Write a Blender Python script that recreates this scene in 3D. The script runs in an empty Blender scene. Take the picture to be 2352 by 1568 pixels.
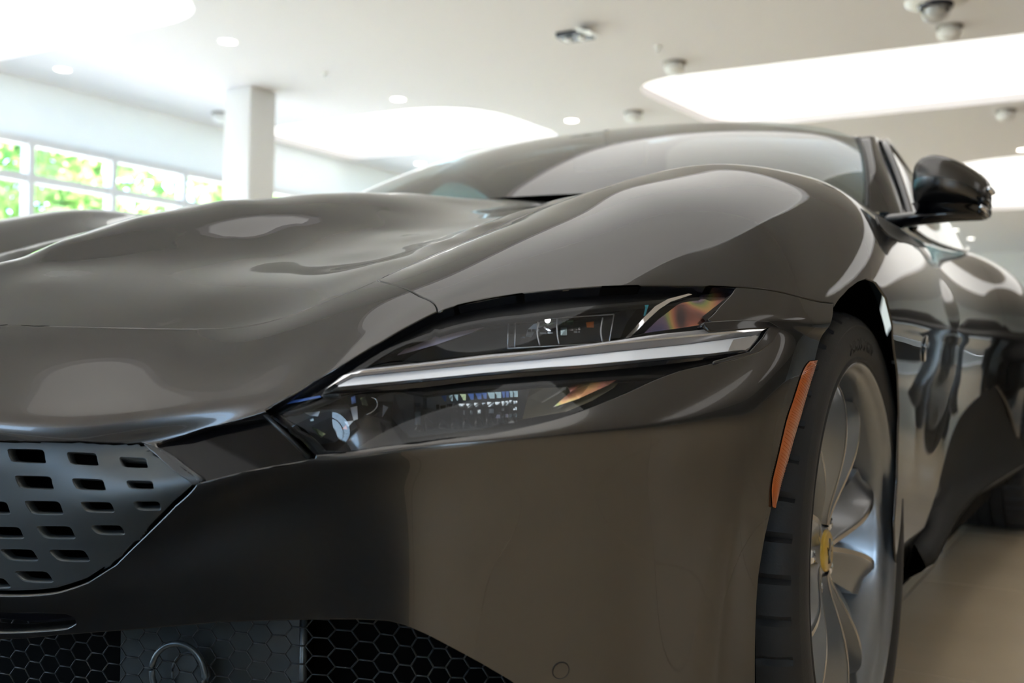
import bpy, bmesh, math, random
import numpy as np
from mathutils import Vector, Matrix
from mathutils.geometry import delaunay_2d_cdt
random.seed(7)
C = bpy.context.scene.collection
scene = bpy.context.scene
# ------------------------------------------------------------------ camera
# world = the car: X to its left side, Y rearwards, Z up, origin on the floor under the front axle (metres)
CAM = np.array([1.258, -1.478, .618])
YAW, PIT, ROL = [math.radians(a) for a in (30.894, .479, .970)]
FW = np.array([-math.sin(YAW)*math.cos(PIT), math.cos(YAW)*math.cos(PIT), math.sin(PIT)])
R0 = np.array([math.cos(YAW), math.sin(YAW), 0.]); U0 = np.cross(R0, FW)
RR = math.cos(ROL)*R0 + math.sin(ROL)*U0
UU = -math.sin(ROL)*R0 + math.cos(ROL)*U0
cd = bpy.data.cameras.new('camera'); cd.lens = 36; cd.sensor_width = 36; cd.clip_start = .02; cd.clip_end = 300
cam = bpy.data.objects.new('camera', cd); C.objects.link(cam)
M = Matrix.Identity(4)
for i in range(3):
    M[i][0] = RR[i]; M[i][1] = UU[i]; M[i][2] = -FW[i]; M[i][3] = CAM[i]
cam.matrix_world = M
scene.camera = cam
cd.dof.use_dof = True; cd.dof.focus_distance = 1.12; cd.dof.aperture_fstop = 5.2
# ------------------------------------------------------------------ world, exposure
vs = scene.view_settings
vs.view_transform = 'Standard'; vs.look = 'None'; vs.gamma = 1; vs.use_curve_mapping = False
vs.exposure = 0.12
w = bpy.data.worlds.new('sky'); scene.world = w; w.use_nodes = True
nt = w.node_tree; bg = nt.nodes['Background']
sk = nt.nodes.new('ShaderNodeTexSky'); sk.sky_type = 'HOSEK_WILKIE'; sk.turbidity = 4; sk.ground_albedo = .4
sk.sun_direction = Vector((.3, -.5, .8)).normalized()
nt.links.new(sk.outputs[0], bg.inputs[0]); bg.inputs[1].default_value = 44.0
sl = bpy.data.lights.new('sun', 'SUN'); sl.energy = 100; sl.angle = .01; sl.color = (1, .96, .9)
so = bpy.data.objects.new('sun', sl); C.objects.link(so); so.rotation_euler = Vector((.25, -.55, .8)).to_track_quat('Z', 'Y').to_euler()

# ------------------------------------------------------------------ materials
def mat(name, col=(.5,.5,.5), rough=.5, metal=0., coat=0., crough=.03, emit=None, es=1., spec=.5, sheen=0., trans=0., ior=1.45, bump=None, alpha=1.):
    m = bpy.data.materials.new(name); m.use_nodes = True
    b = m.node_tree.nodes['Principled BSDF']
    b.inputs['Base Color'].default_value = (*col, 1); b.inputs['Roughness'].default_value = rough
    b.inputs['Metallic'].default_value = metal; b.inputs['Coat Weight'].default_value = coat
    b.inputs['Coat Roughness'].default_value = crough; b.inputs['Specular IOR Level'].default_value = spec
    b.inputs['Transmission Weight'].default_value = trans; b.inputs['IOR'].default_value = ior
    b.inputs['Alpha'].default_value = alpha
    if emit: b.inputs['Emission Color'].default_value = (*emit, 1); b.inputs['Emission Strength'].default_value = es
    if bump:
        n = m.node_tree.nodes; l = m.node_tree.links
        t = n.new('ShaderNodeTexNoise'); t.inputs['Scale'].default_value = bump[0]
        bp = n.new('ShaderNodeBump'); bp.inputs['Strength'].default_value = bump[1]; bp.inputs['Distance'].default_value = bump[2]
        tc = n.new('ShaderNodeTexCoord'); l.new(tc.outputs['Object'], t.inputs['Vector'])
        l.new(t.outputs['Fac'], bp.inputs['Height']); l.new(bp.outputs['Normal'], b.inputs['Normal'])
    return m
def noisecol(m, c1, c2, scale, lo=.35, hi=.65, detail=4):
    n = m.node_tree.nodes; l = m.node_tree.links
    t = n.new('ShaderNodeTexNoise'); t.inputs['Scale'].default_value = scale; t.inputs['Detail'].default_value = detail
    tc = n.new('ShaderNodeTexCoord'); l.new(tc.outputs['Object'], t.inputs['Vector'])
    r = n.new('ShaderNodeValToRGB'); r.color_ramp.elements[0].position = lo; r.color_ramp.elements[1].position = hi
    r.color_ramp.elements[0].color = (*c1, 1); r.color_ramp.elements[1].color = (*c2, 1)
    l.new(t.outputs['Fac'], r.inputs['Fac']); l.new(r.outputs['Color'], n['Principled BSDF'].inputs['Base Color'])
def glass(name, tint, refl=.05, rough=0.0, gcol=(1, 1, 1)):
    """thin pane: clear (tinted) straight-through plus Fresnel gloss"""
    m = bpy.data.materials.new(name); m.use_nodes = True
    n = m.node_tree.nodes; l = m.node_tree.links; n.clear()
    o = n.new('ShaderNodeOutputMaterial'); mx = n.new('ShaderNodeMixShader'); t = n.new('ShaderNodeBsdfTransparent'); g = n.new('ShaderNodeBsdfGlossy')
    t.inputs[0].default_value = (*tint, 1); g.inputs[0].default_value = (*gcol, 1); g.inputs['Roughness'].default_value = rough
    lw = n.new('ShaderNodeLayerWeight'); lw.inputs[0].default_value = .5
    pw = n.new('ShaderNodeMath'); pw.operation = 'POWER'; pw.inputs[1].default_value = 5.
    mt = n.new('ShaderNodeMath'); mt.operation = 'MULTIPLY_ADD'; mt.inputs[1].default_value = 1-refl; mt.inputs[2].default_value = refl; mt.use_clamp = True
    l.new(lw.outputs['Facing'], pw.inputs[0]); l.new(pw.outputs[0], mt.inputs[0])
    l.new(mt.outputs[0], mx.inputs[0]); l.new(t.outputs[0], mx.inputs[1]); l.new(g.outputs[0], mx.inputs[2]); l.new(mx.outputs[0], o.inputs[0])
    return m
PAINT = mat('grey_metallic_paint', (.090, .0875, .085), .27, .95, .8, .01)
PAINT.node_tree.nodes['Principled BSDF'].inputs['Coat IOR'].default_value = 1.33
PAINT.node_tree.nodes['Principled BSDF'].inputs['Specular Tint'].default_value = (.2, .2, .2, 1)
GBLACK = mat('gloss_black', (.006, .006, .008), .12, 0, .5, .02)
SBLACK = mat('satin_black_plastic', (.012, .013, .014), .45)
MESHM = mat('black_mesh_plastic', (.02, .024, .026), .35)
DEEP = mat('deep_black', (.002, .002, .002), .9, spec=.1)
GRILLE = mat('satin_grille_metal', (.075, .085, .09), .40, .75, .15, .3)
RUBBER = mat('tyre_rubber', (.018, .018, .019), .62, bump=(300, .25, .001))
RUBTXT = mat('tyre_lettering_rubber', (.008, .008, .008), .5)
RIM = mat('grey_forged_wheel', (.25, .265, .285), .30, .85, .5, .08)
RIMEDGE = mat('bright_machined_edge', (.5, .48, .46), .25, 1.)
DISC = mat('brake_disc', (.10, .10, .10), .4, .9)
YELLOW = mat('yellow_enamel', (.62, .38, .035), .3, 0, .8, .05)
AMBER = mat('amber_reflector', (.50, .11, .012), .3, 0, .6, .05)
CHROME = mat('chrome', (.75, .76, .78), .06, 1.)
SATIN = mat('satin_silver_lamp', (.42, .43, .45), .28, .8, .6, .04)
DRL = mat('frosted_light_guide', (.82, .85, .90), .28, .0, .9, .03)
LAMPDARK = mat('lamp_bucket_black', (.008, .009, .012), .22, 0, .6, .05)
LAMPGREY = mat('lamp_reflector_grey', (.018, .021, .026), .38, .3, .0)
TEAL = mat('teal_reflector', (.05, .35, .45), .2, .8)
IRID = mat('iridescent_bezel', (.25, .18, .14), .22, .9, .8, .03)
def irid(m):
    n = m.node_tree.nodes; l = m.node_tree.links
    b = n['Principled BSDF']
    b.inputs['Thin Film Thickness'].default_value = 520; b.inputs['Thin Film IOR'].default_value = 1.6
    t = n.new('ShaderNodeTexNoise'); t.inputs['Scale'].default_value = 16; t.inputs['Detail'].default_value = 1; t.inputs['Distortion'].default_value = .6
    tc = n.new('ShaderNodeTexCoord'); l.new(tc.outputs['Object'], t.inputs['Vector'])
    r = n.new('ShaderNodeValToRGB'); e = r.color_ramp.elements; e[0].position = .34; e[0].color = (.10, .07, .08, 1); e[1].position = .70; e[1].color = (.10, .12, .30, 1)
    for p_, c_ in ((.44, (.55, .20, .14, 1)), (.51, (.70, .42, .16, 1)), (.57, (.42, .50, .16, 1)), (.63, (.30, .22, .34, 1))):
        q = e.new(p_); q.color = c_
    l.new(t.outputs['Fac'], r.inputs['Fac']); l.new(r.outputs['Color'], b.inputs['Base Color'])
irid(IRID)
LENS = glass('clear_lamp_lens', (.93, .95, .97), .03)
LENSIN = glass('projector_glass', (.80, .85, .9), .04)
WSCREEN = glass('tinted_windscreen', (.50, .62, .62), .05)
SIDEGL = glass('side_glass', (.22, .42, .45), .04)
MIRGL = mat('mirror_glass', (.7, .72, .75), .02, 1.)
CABIN = mat('cabin_black_trim', (.012, .012, .012), .6)
RUBSEAL = mat('rubber_seal', (.004, .004, .004), .5)

SATINB = mat('satin_dark_trim', (.035, .037, .038), .35)
DRLGREY = mat('light_bar_clear_grey', (.28, .28, .30), .18, .4, .9, .03)
LILAC = mat('lilac_reflection', (.62, .54, .68), .5, .2, .6, .05)  # ceiling light's lilac reflection put into the colour
OLIVE = mat('olive_coated_bezel', (.10, .085, .05), .4, .4, .6, .05)
CHROMEP = mat('polished_reflector', (.85, .86, .88), .08, 1.)
SKYREF = mat('clear_prism', (.35, .45, .48), .08, .9)
BLUEM = mat('blue_reflection', (.05, .13, .42), .15, .6, .6)  # blue reflected light painted into the edge colour
GREENREF = mat('green_tinted_facet', (.55, .62, .38), .1, .9)
LEDM = mat('led_highlight', (.9, .9, .9), .2, emit=(1, .98, .95), es=4)  # bright highlight put in as glow, the headlamp itself is off
INFILL = mat('black_infill', (.003, .003, .004), .1, spec=.22)
FROST = None
FRIT = mat('black_lamp_border', (.004, .004, .005), .4, spec=.25)
SKIRT = mat('black_skirt', (.005, .005, .005), .6, spec=.12)
FLUTE = glass('fluted_glass', (.62, .68, .72), .09)
# ------------------------------------------------------------------ object helpers
def mesh(name, vs_, fs, m, parent=None, smooth=True, nrm=None):
    me = bpy.data.meshes.new(name)
    me.from_pydata([tuple(map(float, p)) for p in vs_], [], [tuple(int(i) for i in f) for f in fs])
    me.validate(); me.update()
    if m: me.materials.append(m)
    if smooth:
        for p in me.polygons: p.use_smooth = True
    if nrm is not None:
        try: me.normals_split_custom_set_from_vertices([tuple(map(float, q)) for q in nrm])
        except Exception as e: print('nrm', name, e)
    o = bpy.data.objects.new(name, me); C.objects.link(o)
    if parent: o.parent = parent
    return o
def empty(name, loc=(0, 0, 0), label=None, cat=None, group=None):
    o = bpy.data.objects.new(name, None); C.objects.link(o); o.location = loc
    if label: o['label'] = label
    if cat: o['category'] = cat
    if group: o['group'] = group
    return o
def child(o, parent):
    o.parent = parent
    o.matrix_parent_inverse = Matrix.Translation(-Vector(parent.location)) if parent.type == 'EMPTY' and parent.parent is None else Matrix.Identity(4)
    return o
class MB:
    """collects shapes, builds one mesh object"""
    def __init__(s): s.v = []; s.f = []
    def add(s, v, f):
        k = len(s.v); s.v += [tuple(map(float, p)) for p in v]; s.f += [tuple(i + k for i in q) for q in f]; return s
    def box(s, c, d, R=None):
        c = np.array(c, float); h = np.array(d, float)/2; v = []
        for x in (-1, 1):
            for y in (-1, 1):
                for z in (-1, 1):
                    p = np.array([x, y, z])*h
                    if R is not None: p = R @ p
                    v.append(c + p)
        return s.add(v, [(0,1,3,2),(4,6,7,5),(0,4,5,1),(2,3,7,6),(0,2,6,4),(1,5,7,3)])
    def tube(s, pts, r, n=8, closed=False, flat=1.):
        pts = [np.array(p, float) for p in pts]; N = len(pts); v = []
        up = np.array([0, 0, 1.])
        for i, p in enumerate(pts):
            a = pts[(i-1) % N] if (closed or i) else p; b = pts[(i+1) % N] if (closed or i < N-1) else p
            t = b - a; t /= (np.linalg.norm(t) + 1e-9)
            x = np.cross(t, up)
            if np.linalg.norm(x) < .1: x = np.cross(t, [1, 0, 0])
            x /= np.linalg.norm(x); y = np.cross(t, x)
            rr = r[i] if hasattr(r, '__len__') else r
            for k in range(n):
                q = 2*math.pi*k/n; v.append(p + rr*(math.cos(q)*x*flat + math.sin(q)*y))
        f = []
        for i in range(N if closed else N-1):
            for k in range(n):
                a = i*n + k; b = i*n + (k+1) % n; c = ((i+1) % N)*n + (k+1) % n; d = ((i+1) % N)*n + k
                f.append((a, b, c, d))
        if not closed: f.append(tuple(range(n-1, -1, -1))); f.append(tuple((N-1)*n + k for k in range(n)))
        return s.add(v, f)
    def lathe(s, prof, n=48, c=(0, 0, 0), ax='z', cap=False):
        """prof: (radius, height) pairs"""
        v = []; N = len(prof)
        for r, h in prof:
            for k in range(n):
                q = 2*math.pi*k/n; a, b = r*math.cos(q), r*math.sin(q)
                v.append({'z': (a, b, h), 'x': (h, a, b), 'y': (b, h, a)}[ax])
        v = [(p[0]+c[0], p[1]+c[1], p[2]+c[2]) for p in v]
        f = [(i*n+k, i*n+(k+1) % n, (i+1)*n+(k+1) % n, (i+1)*n+k) for i in range(N-1) for k in range(n)]
        if cap: f += [tuple(range(n-1, -1, -1)), tuple((N-1)*n+k for k in range(n))]
        return s.add(v, f)
    def prism(s, poly, h0, h1, fr):
        """poly 2D, fr(a,b,h)->3D"""
        n = len(poly); v = [fr(a, b, h0) for a, b in poly] + [fr(a, b, h1) for a, b in poly]
        return s.add(v, [tuple(range(n-1, -1, -1)), tuple(range(n, 2*n))] + [(i, (i+1) % n, (i+1) % n + n, i+n) for i in range(n)])
    def grid(s, P, flip=False):
        P = np.asarray(P); a, b = P.shape[:2]
        f = [(i*b+j, i*b+j+1, (i+1)*b+j+1, (i+1)*b+j) for i in range(a-1) for j in range(b-1)]
        if flip: f = [q[::-1] for q in f]
        return s.add(P.reshape(-1, 3), f)
    def build(s, name, m, parent=None, smooth=True, bevel=0, seg=2, auto=None, loc=None):
        o = mesh(name, s.v, s.f, m, None, smooth)
        if auto is not None:
            import bmesh as bmm
            bm = bmm.new(); bm.from_mesh(o.data)
            bmm.ops.recalc_face_normals(bm, faces=bm.faces)
            for e in bm.edges:
                if len(e.link_faces) == 2: e.smooth = e.calc_face_angle(0) < math.radians(auto)
            bm.to_mesh(o.data); bm.free()
        if bevel:
            b = o.modifiers.new('bevel', 'BEVEL'); b.width = bevel; b.segments = seg; b.limit_method = 'ANGLE'
        if parent: child(o, parent)
        return o
# ------------------------------------------------------------------ natural cubic splines
def nat(N):
    A = np.zeros((N, N)); B = np.zeros((N, N)); A[0, 0] = A[-1, -1] = 1
    for i in range(1, N-1): A[i, i-1] = 1; A[i, i] = 4; A[i, i+1] = 1; B[i, i-1] = 6; B[i, i] = -12; B[i, i+1] = 6
    return np.linalg.solve(A, B)
_nat = {}
def basis(t, N):
    t = np.clip(np.asarray(t, float), 0, N-1-1e-9); i = t.astype(int); s = t - i
    if N not in _nat: _nat[N] = nat(N)
    Q = _nat[N]; B = np.zeros((len(t), N)); k = np.arange(len(t))
    B[k, i] += 1-s; B[k, i+1] += s
    B += ((s-s**3)*(-1)*0)[:, None]
    B += (((1-s)**3-(1-s))/6)[:, None]*Q[i] + ((s**3-s)/6)[:, None]*Q[i+1]
    return B
def spline(P, n, closed=False):
    """smooth curve through P, n samples per span"""
    P = np.asarray(P, float)
    if len(P) < 3: 
        t = np.linspace(0, 1, n+1)[:, None]; return P[0]*(1-t)+P[1]*t
    t = np.linspace(0, len(P)-1, (len(P)-1)*n+1)
    return basis(t, len(P)) @ P
class Surf:
    def __init__(s, P): s.P = np.asarray(P, float); s.nc, s.nr = s.P.shape[:2]
    def ev(s, c, r):
        c = np.atleast_1d(np.asarray(c, float)); r = np.atleast_1d(np.asarray(r, float))
        return np.einsum('ki,kj,ijd->kd', basis(c, s.nc), basis(r, s.nr), s.P, optimize=True)
    def nrm(s, c, r):
        e = 1e-3
        c = np.clip(np.atleast_1d(c), e, s.nc-1-e); r = np.clip(np.atleast_1d(r), e, s.nr-1-e)
        n = np.cross(s.ev(c, r+e)-s.ev(c, r-e), s.ev(c+e, r)-s.ev(c-e, r))
        return n/(np.linalg.norm(n, axis=1)[:, None]+1e-12)*s.sgn
    sgn = 1.
    def off(s, c, r, d): return s.ev(c, r) + s.nrm(c, r)*d
def inpoly(x, y, poly):
    poly = np.asarray(poly); ins = np.zeros(len(x), bool); j = len(poly)-1
    for i in range(len(poly)):
        xi, yi = poly[i]; xj, yj = poly[j]
        if yi != yj:
            ins ^= ((yi > y) != (yj > y)) & (x < (xj-xi)*(y-yi)/(yj-yi)+xi)
        j = i
    return ins
def dense(poly, step, closed=True):
    """subdivide straight edges in param space"""
    out = []; n = len(poly)
    for i in range(n if closed else n-1):
        a = np.array(poly[i], float); b = np.array(poly[(i+1) % n], float)
        k = max(1, int(np.ceil(np.linalg.norm(b-a)/step)))
        out += [a+(b-a)*t/k for t in range(k)]
    if not closed: out.append(np.array(poly[-1], float))
    return out
def panel(name, S, outline, holes, m, parent, step=.12, inset=.0015, ret=.012, hinset=None, off=0., rs=1., mirror=False):
    """trimmed piece of the base surface: outline/holes in (c, r), edges pulled in by inset and folded inwards by ret"""
    outline = dense(outline, step); holes = [dense(h, step) for h in holes]
    V = []; E = []
    for lp in [outline]+holes:
        k = len(V); n = len(lp); V += [tuple(p) for p in lp]; E += [(k+i, k+(i+1) % n) for i in range(n)]
    B = np.array(V); lo = np.array(outline).min(0); hi = np.array(outline).max(0)
    gx = np.arange(lo[0]+step/2, hi[0], step); gy = np.arange(lo[1]+step/2, hi[1], step*rs)
    G = np.array([(x, y) for x in gx for y in gy])
    keep = inpoly(G[:, 0], G[:, 1], outline)
    for h in holes: keep &= ~inpoly(G[:, 0], G[:, 1], h)
    G = G[keep]
    dmin = np.full(len(G), 9.)
    for i in range(0, len(B), 200): dmin = np.minimum(dmin, np.sqrt(((G[:, None]-B[None, i:i+200])**2).sum(-1)).min(1))
    G = G[dmin > step*.45]
    V += [tuple(p) for p in G]
    r = delaunay_2d_cdt([Vector(p) for p in V], E, [], 0, 1e-6)
    P = np.array([tuple(p) for p in r[0]]); T = [f for f in r[2]]
    cen = np.array([P[list(f)].mean(0) for f in T])
    ok = inpoly(cen[:, 0], cen[:, 1], outline)
    for h in holes: ok &= ~inpoly(cen[:, 0], cen[:, 1], h)
    T = [T[i] for i in range(len(T)) if ok[i]]
    used = sorted({i for f in T for i in f}); idx = {u: i for i, u in enumerate(used)}
    P = P[used]; T = [tuple(idx[i] for i in f) for f in T]
    X = S.ev(P[:, 0], P[:, 1]); N = S.nrm(P[:, 0], P[:, 1])
    T2 = []
    for f in T:   # orient
        a, b, c = [X[i] for i in f[:3]]
        T2.append(f if np.dot(np.cross(b-a, c-a), N[f[0]]) > 0 else f[::-1])
    T = T2
    cnt = {}
    for f in T:
        for i in range(len(f)): cnt[(f[i], f[(i+1) % len(f)])] = 1
    bd = [(a, b) for (a, b) in cnt if (b, a) not in cnt]
    mv = np.zeros_like(X); cn = np.zeros(len(X))
    for a, b in bd:
        e = X[b]-X[a]; q = np.cross(N[a]+N[b], e); q /= (np.linalg.norm(q)+1e-12)
        mv[a] += q; mv[b] += q; cn[a] += 1; cn[b] += 1
    k = cn > 0; mv[k] /= (np.linalg.norm(mv[k], axis=1)[:, None]+1e-12)
    ins = np.full(len(X), float(inset))
    if hinset is not None and holes:
        HP = np.array([p for h in holes for p in h])
        for i in np.where(k)[0]:
            if np.abs(HP-P[i]).sum(1).min() < 1e-4: ins[i] = hinset
    X = X + N*off; X0 = X + mv*ins[:, None]
    if ret > 0 and bd:
        nv = len(X0); bi = [i for i in range(len(X)) if cn[i] > 0]
        # small rounded edge: ring 1 slightly down, ring 2 folded in
        r1 = {i: nv+j for j, i in enumerate(bi)}; r2 = {i: nv+len(bi)+j for j, i in enumerate(bi)}
        rad = min(.0012, ret/3)
        A1 = [X0[i]-mv[i]*rad*.9-N[i]*rad*.9 for i in bi]; A2 = [X0[i]-mv[i]*rad*.9-N[i]*ret for i in bi]
        X0 = np.vstack([X0, A1, A2])
        nn = np.vstack([N, [(N[i]-mv[i]*1.2) for i in bi], [-mv[i] for i in bi]])
        nn /= (np.linalg.norm(nn, axis=1)[:, None]+1e-12)
        F = list(T)
        for a, b in bd:
            F.append((b, a, r1[a], r1[b])); F.append((r1[b], r1[a], r2[a], r2[b]))
    else: F = T; nn = N
    if mirror: X0 = X0*[-1, 1, 1]; nn = nn*[-1, 1, 1]; F = [f[::-1] for f in F]
    o = mesh(name, X0, F, m, None, True, nn)
    child(o, parent)
    return o
def strip(S, a, b, off0, off1, n=6, nl=None):
    """band on a surface between two (c,r) polylines a and b, offset off0..off1"""
    a = np.array(a); b = np.array(b); rows = []
    for k in range(n+1):
        t = k/n; q = a*(1-t)+b*t; o = off0(t) if callable(off0) else off0+(off1-off0)*t
        rows.append(S.off(q[:, 0], q[:, 1], o))
    return np.array(rows)

# ------------------------------------------------------------------ the body's base surface
# columns 0..20 run round the car from the nose tip to the tail, rows 0..11 from the bonnet shut line down to the sill
ROWS = {}
def row(k, d):
    cs = sorted(d); P = np.array([d[c] for c in cs], float); cs = np.array(cs, float)
    N = len(cs); h = np.diff(cs); A = np.zeros((N, N)); B = np.zeros((N, 3)); A[0, 0] = A[-1, -1] = 1
    for i in range(1, N-1):
        A[i, i-1] = h[i-1]; A[i, i] = 2*(h[i-1]+h[i]); A[i, i+1] = h[i]
        B[i] = 6*((P[i+1]-P[i])/h[i]-(P[i]-P[i-1])/h[i-1])
    Mm = np.linalg.solve(A, B); out = []
    for c in range(21):
        i = min(max(np.searchsorted(cs, c, 'right')-1, 0), N-2); hh = h[i]; a = cs[i+1]-c; b = c-cs[i]
        out.append(Mm[i]*a**3/(6*hh)+Mm[i+1]*b**3/(6*hh)+(P[i]/hh-Mm[i]*hh/6)*a+(P[i+1]/hh-Mm[i+1]*hh/6)*b)
    ROWS[k] = np.array(out)
row(0, {0:(0,-.83,.636),1:(.2,-.803,.636),2:(.4,-.736,.634),3:(.505,-.708,.642),4:(.558,-.670,.667),5:(.58,-.624,.689),6:(.565,-.498,.729),7:(.555,-.383,.764),8:(.55,-.292,.795),9:(.553,-.176,.832),10:(.558,-.095,.856),11:(.57,.04,.884),12:(.60,.3,.912),13:(.70,.70,.925),14:(.78,1.2,.92),15:(.79,1.7,.935),16:(.76,2.1,.975),17:(.70,2.4,1.0),18:(.62,2.67,1.0),19:(.5,3.1,.98),20:(.4,3.5,.95)})
row(1, {0:(0,-.885,.607),1:(.235,-.845,.607),2:(.425,-.775,.611),3:(.533,-.74,.627),4:(.588,-.697,.656),5:(.61,-.642,.684),6:(.612,-.492,.742),7:(.617,-.375,.783),8:(.622,-.275,.82),9:(.645,-.155,.860),10:(.66,-.065,.882),11:(.68,.065,.899),12:(.72,.28,.911),13:(.775,.70,.915),14:(.80,1.2,.915),15:(.81,1.7,.93),16:(.80,2.1,.965),17:(.775,2.4,.985),18:(.73,2.67,.985),19:(.64,3.1,.97),20:(.52,3.52,.94)})
row(2, {0:(0,-.925,.573),1:(.275,-.872,.573),2:(.45,-.81,.582),3:(.565,-.77,.606),4:(.617,-.725,.640),5:(.645,-.66,.677),6:(.665,-.505,.743),7:(.69,-.385,.79),8:(.708,-.275,.833),9:(.74,-.14,.872),10:(.76,-.03,.896),11:(.79,.09,.905),12:(.825,.25,.9),13:(.845,.70,.890),14:(.835,1.2,.89),15:(.845,1.7,.905),16:(.86,2.1,.935),17:(.865,2.4,.95),18:(.85,2.67,.95),19:(.79,3.1,.93),20:(.65,3.55,.9)})
row(3, {0:(0,-.945,.545),1:(.307,-.887,.543),2:(.468,-.832,.551),3:(.590,-.794,.580),4:(.645,-.752,.621),5:(.678,-.677,.667),6:(.720,-.560,.720),7:(.775,-.465,.757),8:(.818,-.365,.787),9:(.864,-.25,.806),10:(.889,-.11,.825),11:(.913,.05,.835),12:(.918,.25,.832),13:(.908,.72,.815),14:(.890,1.2,.81),15:(.895,1.7,.825),16:(.925,2.1,.855),17:(.95,2.4,.865),18:(.95,2.67,.86),19:(.90,3.1,.84),20:(.78,3.57,.81)})
row(4, {0:(0,-.94,.52),1:(.327,-.884,.521),2:(.475,-.832,.527),3:(.603,-.803,.561),4:(.667,-.773,.603),5:(.706,-.692,.652),6:(.765,-.636,.672),7:(.83,-.581,.681),8:(.885,-.492,.686),9:(.937,-.397,.686),10:(.962,-.243,.680),11:(.968,.0,.70),12:(.963,.31,.70),13:(.945,.74,.70),14:(.925,1.2,.70),15:(.925,1.7,.71),16:(.955,2.1,.73),17:(.988,2.4,.74),18:(.99,2.67,.74),19:(.955,3.1,.72),20:(.85,3.59,.69)})
row(5, {0:(0,-.94,.50),1:(.327,-.885,.50),2:(.485,-.838,.515),3:(.612,-.812,.545),4:(.678,-.785,.573),5:(.722,-.728,.602),6:(.785,-.677,.616),7:(.845,-.63,.625),8:(.898,-.54,.635),9:(.946,-.425,.645),10:(.963,-.29,.64),11:(.967,.0,.65),12:(.957,.335,.65),13:(.94,.74,.65),14:(.918,1.2,.65),15:(.92,1.7,.65),16:(.955,2.1,.66),17:(.99,2.4,.67),18:(.995,2.67,.67),19:(.96,3.1,.65),20:(.86,3.6,.62)})
row(6, {0:(0,-.94,.475),1:(.325,-.885,.475),2:(.505,-.842,.502),3:(.617,-.814,.522),4:(.680,-.792,.535),5:(.730,-.757,.553),6:(.788,-.72,.561),7:(.85,-.675,.574),8:(.902,-.588,.592),9:(.946,-.47,.602),10:(.961,-.335,.60),11:(.965,.0,.60),12:(.954,.35,.60),13:(.935,.74,.60),14:(.912,1.2,.60),15:(.915,1.7,.60),16:(.955,2.1,.6),17:(.99,2.4,.61),18:(.995,2.67,.61),19:(.96,3.1,.59),20:(.86,3.61,.56)})
row(7, {0:(0,-.94,.45),1:(.322,-.884,.445),2:(.53,-.840,.484),3:(.612,-.815,.505),4:(.675,-.797,.518),5:(.740,-.778,.534),6:(.800,-.748,.543),7:(.859,-.698,.550),8:(.905,-.625,.556),9:(.938,-.53,.560),10:(.957,-.385,.562),11:(.962,.0,.56),12:(.951,.365,.56),13:(.93,.74,.56),14:(.908,1.2,.56),15:(.912,1.7,.56),16:(.953,2.1,.56),17:(.988,2.4,.57),18:(.993,2.67,.57),19:(.955,3.1,.55),20:(.855,3.61,.52)})
row(8, {0:(0,-0.931,0.41),1:(0.318,-0.880,0.405),2:(0.49,-0.838,0.44),3:(0.602,-0.803,0.472),4:(0.668,-0.786,0.486),5:(0.736,-0.767,0.503),6:(0.797,-0.738,0.513),7:(0.854,-0.690,0.52),8:(0.9,-0.618,0.525),9:(0.934,-0.525,0.528),10:(0.952,-0.403,0.528),11:(0.958,0.000,0.52),12:(0.948,0.380,0.52),13:(0.927,0.740,0.52),14:(0.905,1.200,0.52),15:(0.91,1.700,0.52),16:(0.95,2.100,0.51),17:(0.985,2.400,0.52),18:(0.99,2.670,0.52),19:(0.95,3.100,0.5),20:(0.85,3.610,0.47)})
row(9, {0:(0,-0.923,0.36),1:(0.31,-0.874,0.362),2:(0.44,-0.844,0.385),3:(0.566,-0.808,0.415),4:(0.65,-0.777,0.43),5:(0.722,-0.757,0.44),6:(0.787,-0.724,0.445),7:(0.843,-0.675,0.447),8:(0.888,-0.608,0.447),9:(0.922,-0.525,0.446),10:(0.943,-0.420,0.445),11:(0.953,0.000,0.43),12:(0.945,0.395,0.43),13:(0.925,0.740,0.43),14:(0.905,1.200,0.43),15:(0.91,1.700,0.43),16:(0.945,2.100,0.43),17:(0.98,2.400,0.43),18:(0.985,2.670,0.43),19:(0.945,3.100,0.42),20:(0.84,3.600,0.39)})
row(10, {0:(0,-0.909,0.315),1:(0.29,-0.865,0.322),2:(0.42,-0.835,0.33),3:(0.545,-0.800,0.34),4:(0.635,-0.765,0.345),5:(0.71,-0.745,0.35),6:(0.775,-0.710,0.35),7:(0.83,-0.660,0.35),8:(0.875,-0.597,0.35),9:(0.908,-0.520,0.345),10:(0.93,-0.430,0.34),11:(0.95,0.000,0.32),12:(0.943,0.400,0.32),13:(0.93,0.740,0.31),14:(0.915,1.200,0.31),15:(0.918,1.700,0.31),16:(0.94,2.100,0.32),17:(0.97,2.400,0.32),18:(0.975,2.670,0.32),19:(0.935,3.100,0.32),20:(0.82,3.580,0.3)})
row(11, {0:(0,-0.889,0.2),1:(0.28,-0.847,0.2),2:(0.41,-0.817,0.2),3:(0.53,-0.784,0.2),4:(0.62,-0.748,0.2),5:(0.695,-0.733,0.2),6:(0.762,-0.698,0.2),7:(0.818,-0.648,0.2),8:(0.862,-0.585,0.2),9:(0.897,-0.510,0.19),10:(0.92,-0.415,0.19),11:(0.94,0.000,0.18),12:(0.935,0.400,0.18),13:(0.93,0.740,0.18),14:(0.925,1.200,0.18),15:(0.925,1.700,0.18),16:(0.93,2.100,0.18),17:(0.945,2.400,0.18),18:(0.945,2.670,0.2),19:(0.91,3.100,0.22),20:(0.79,3.500,0.22)})
BODY = Surf(np.stack([ROWS[k] for k in range(12)], 1))

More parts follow.
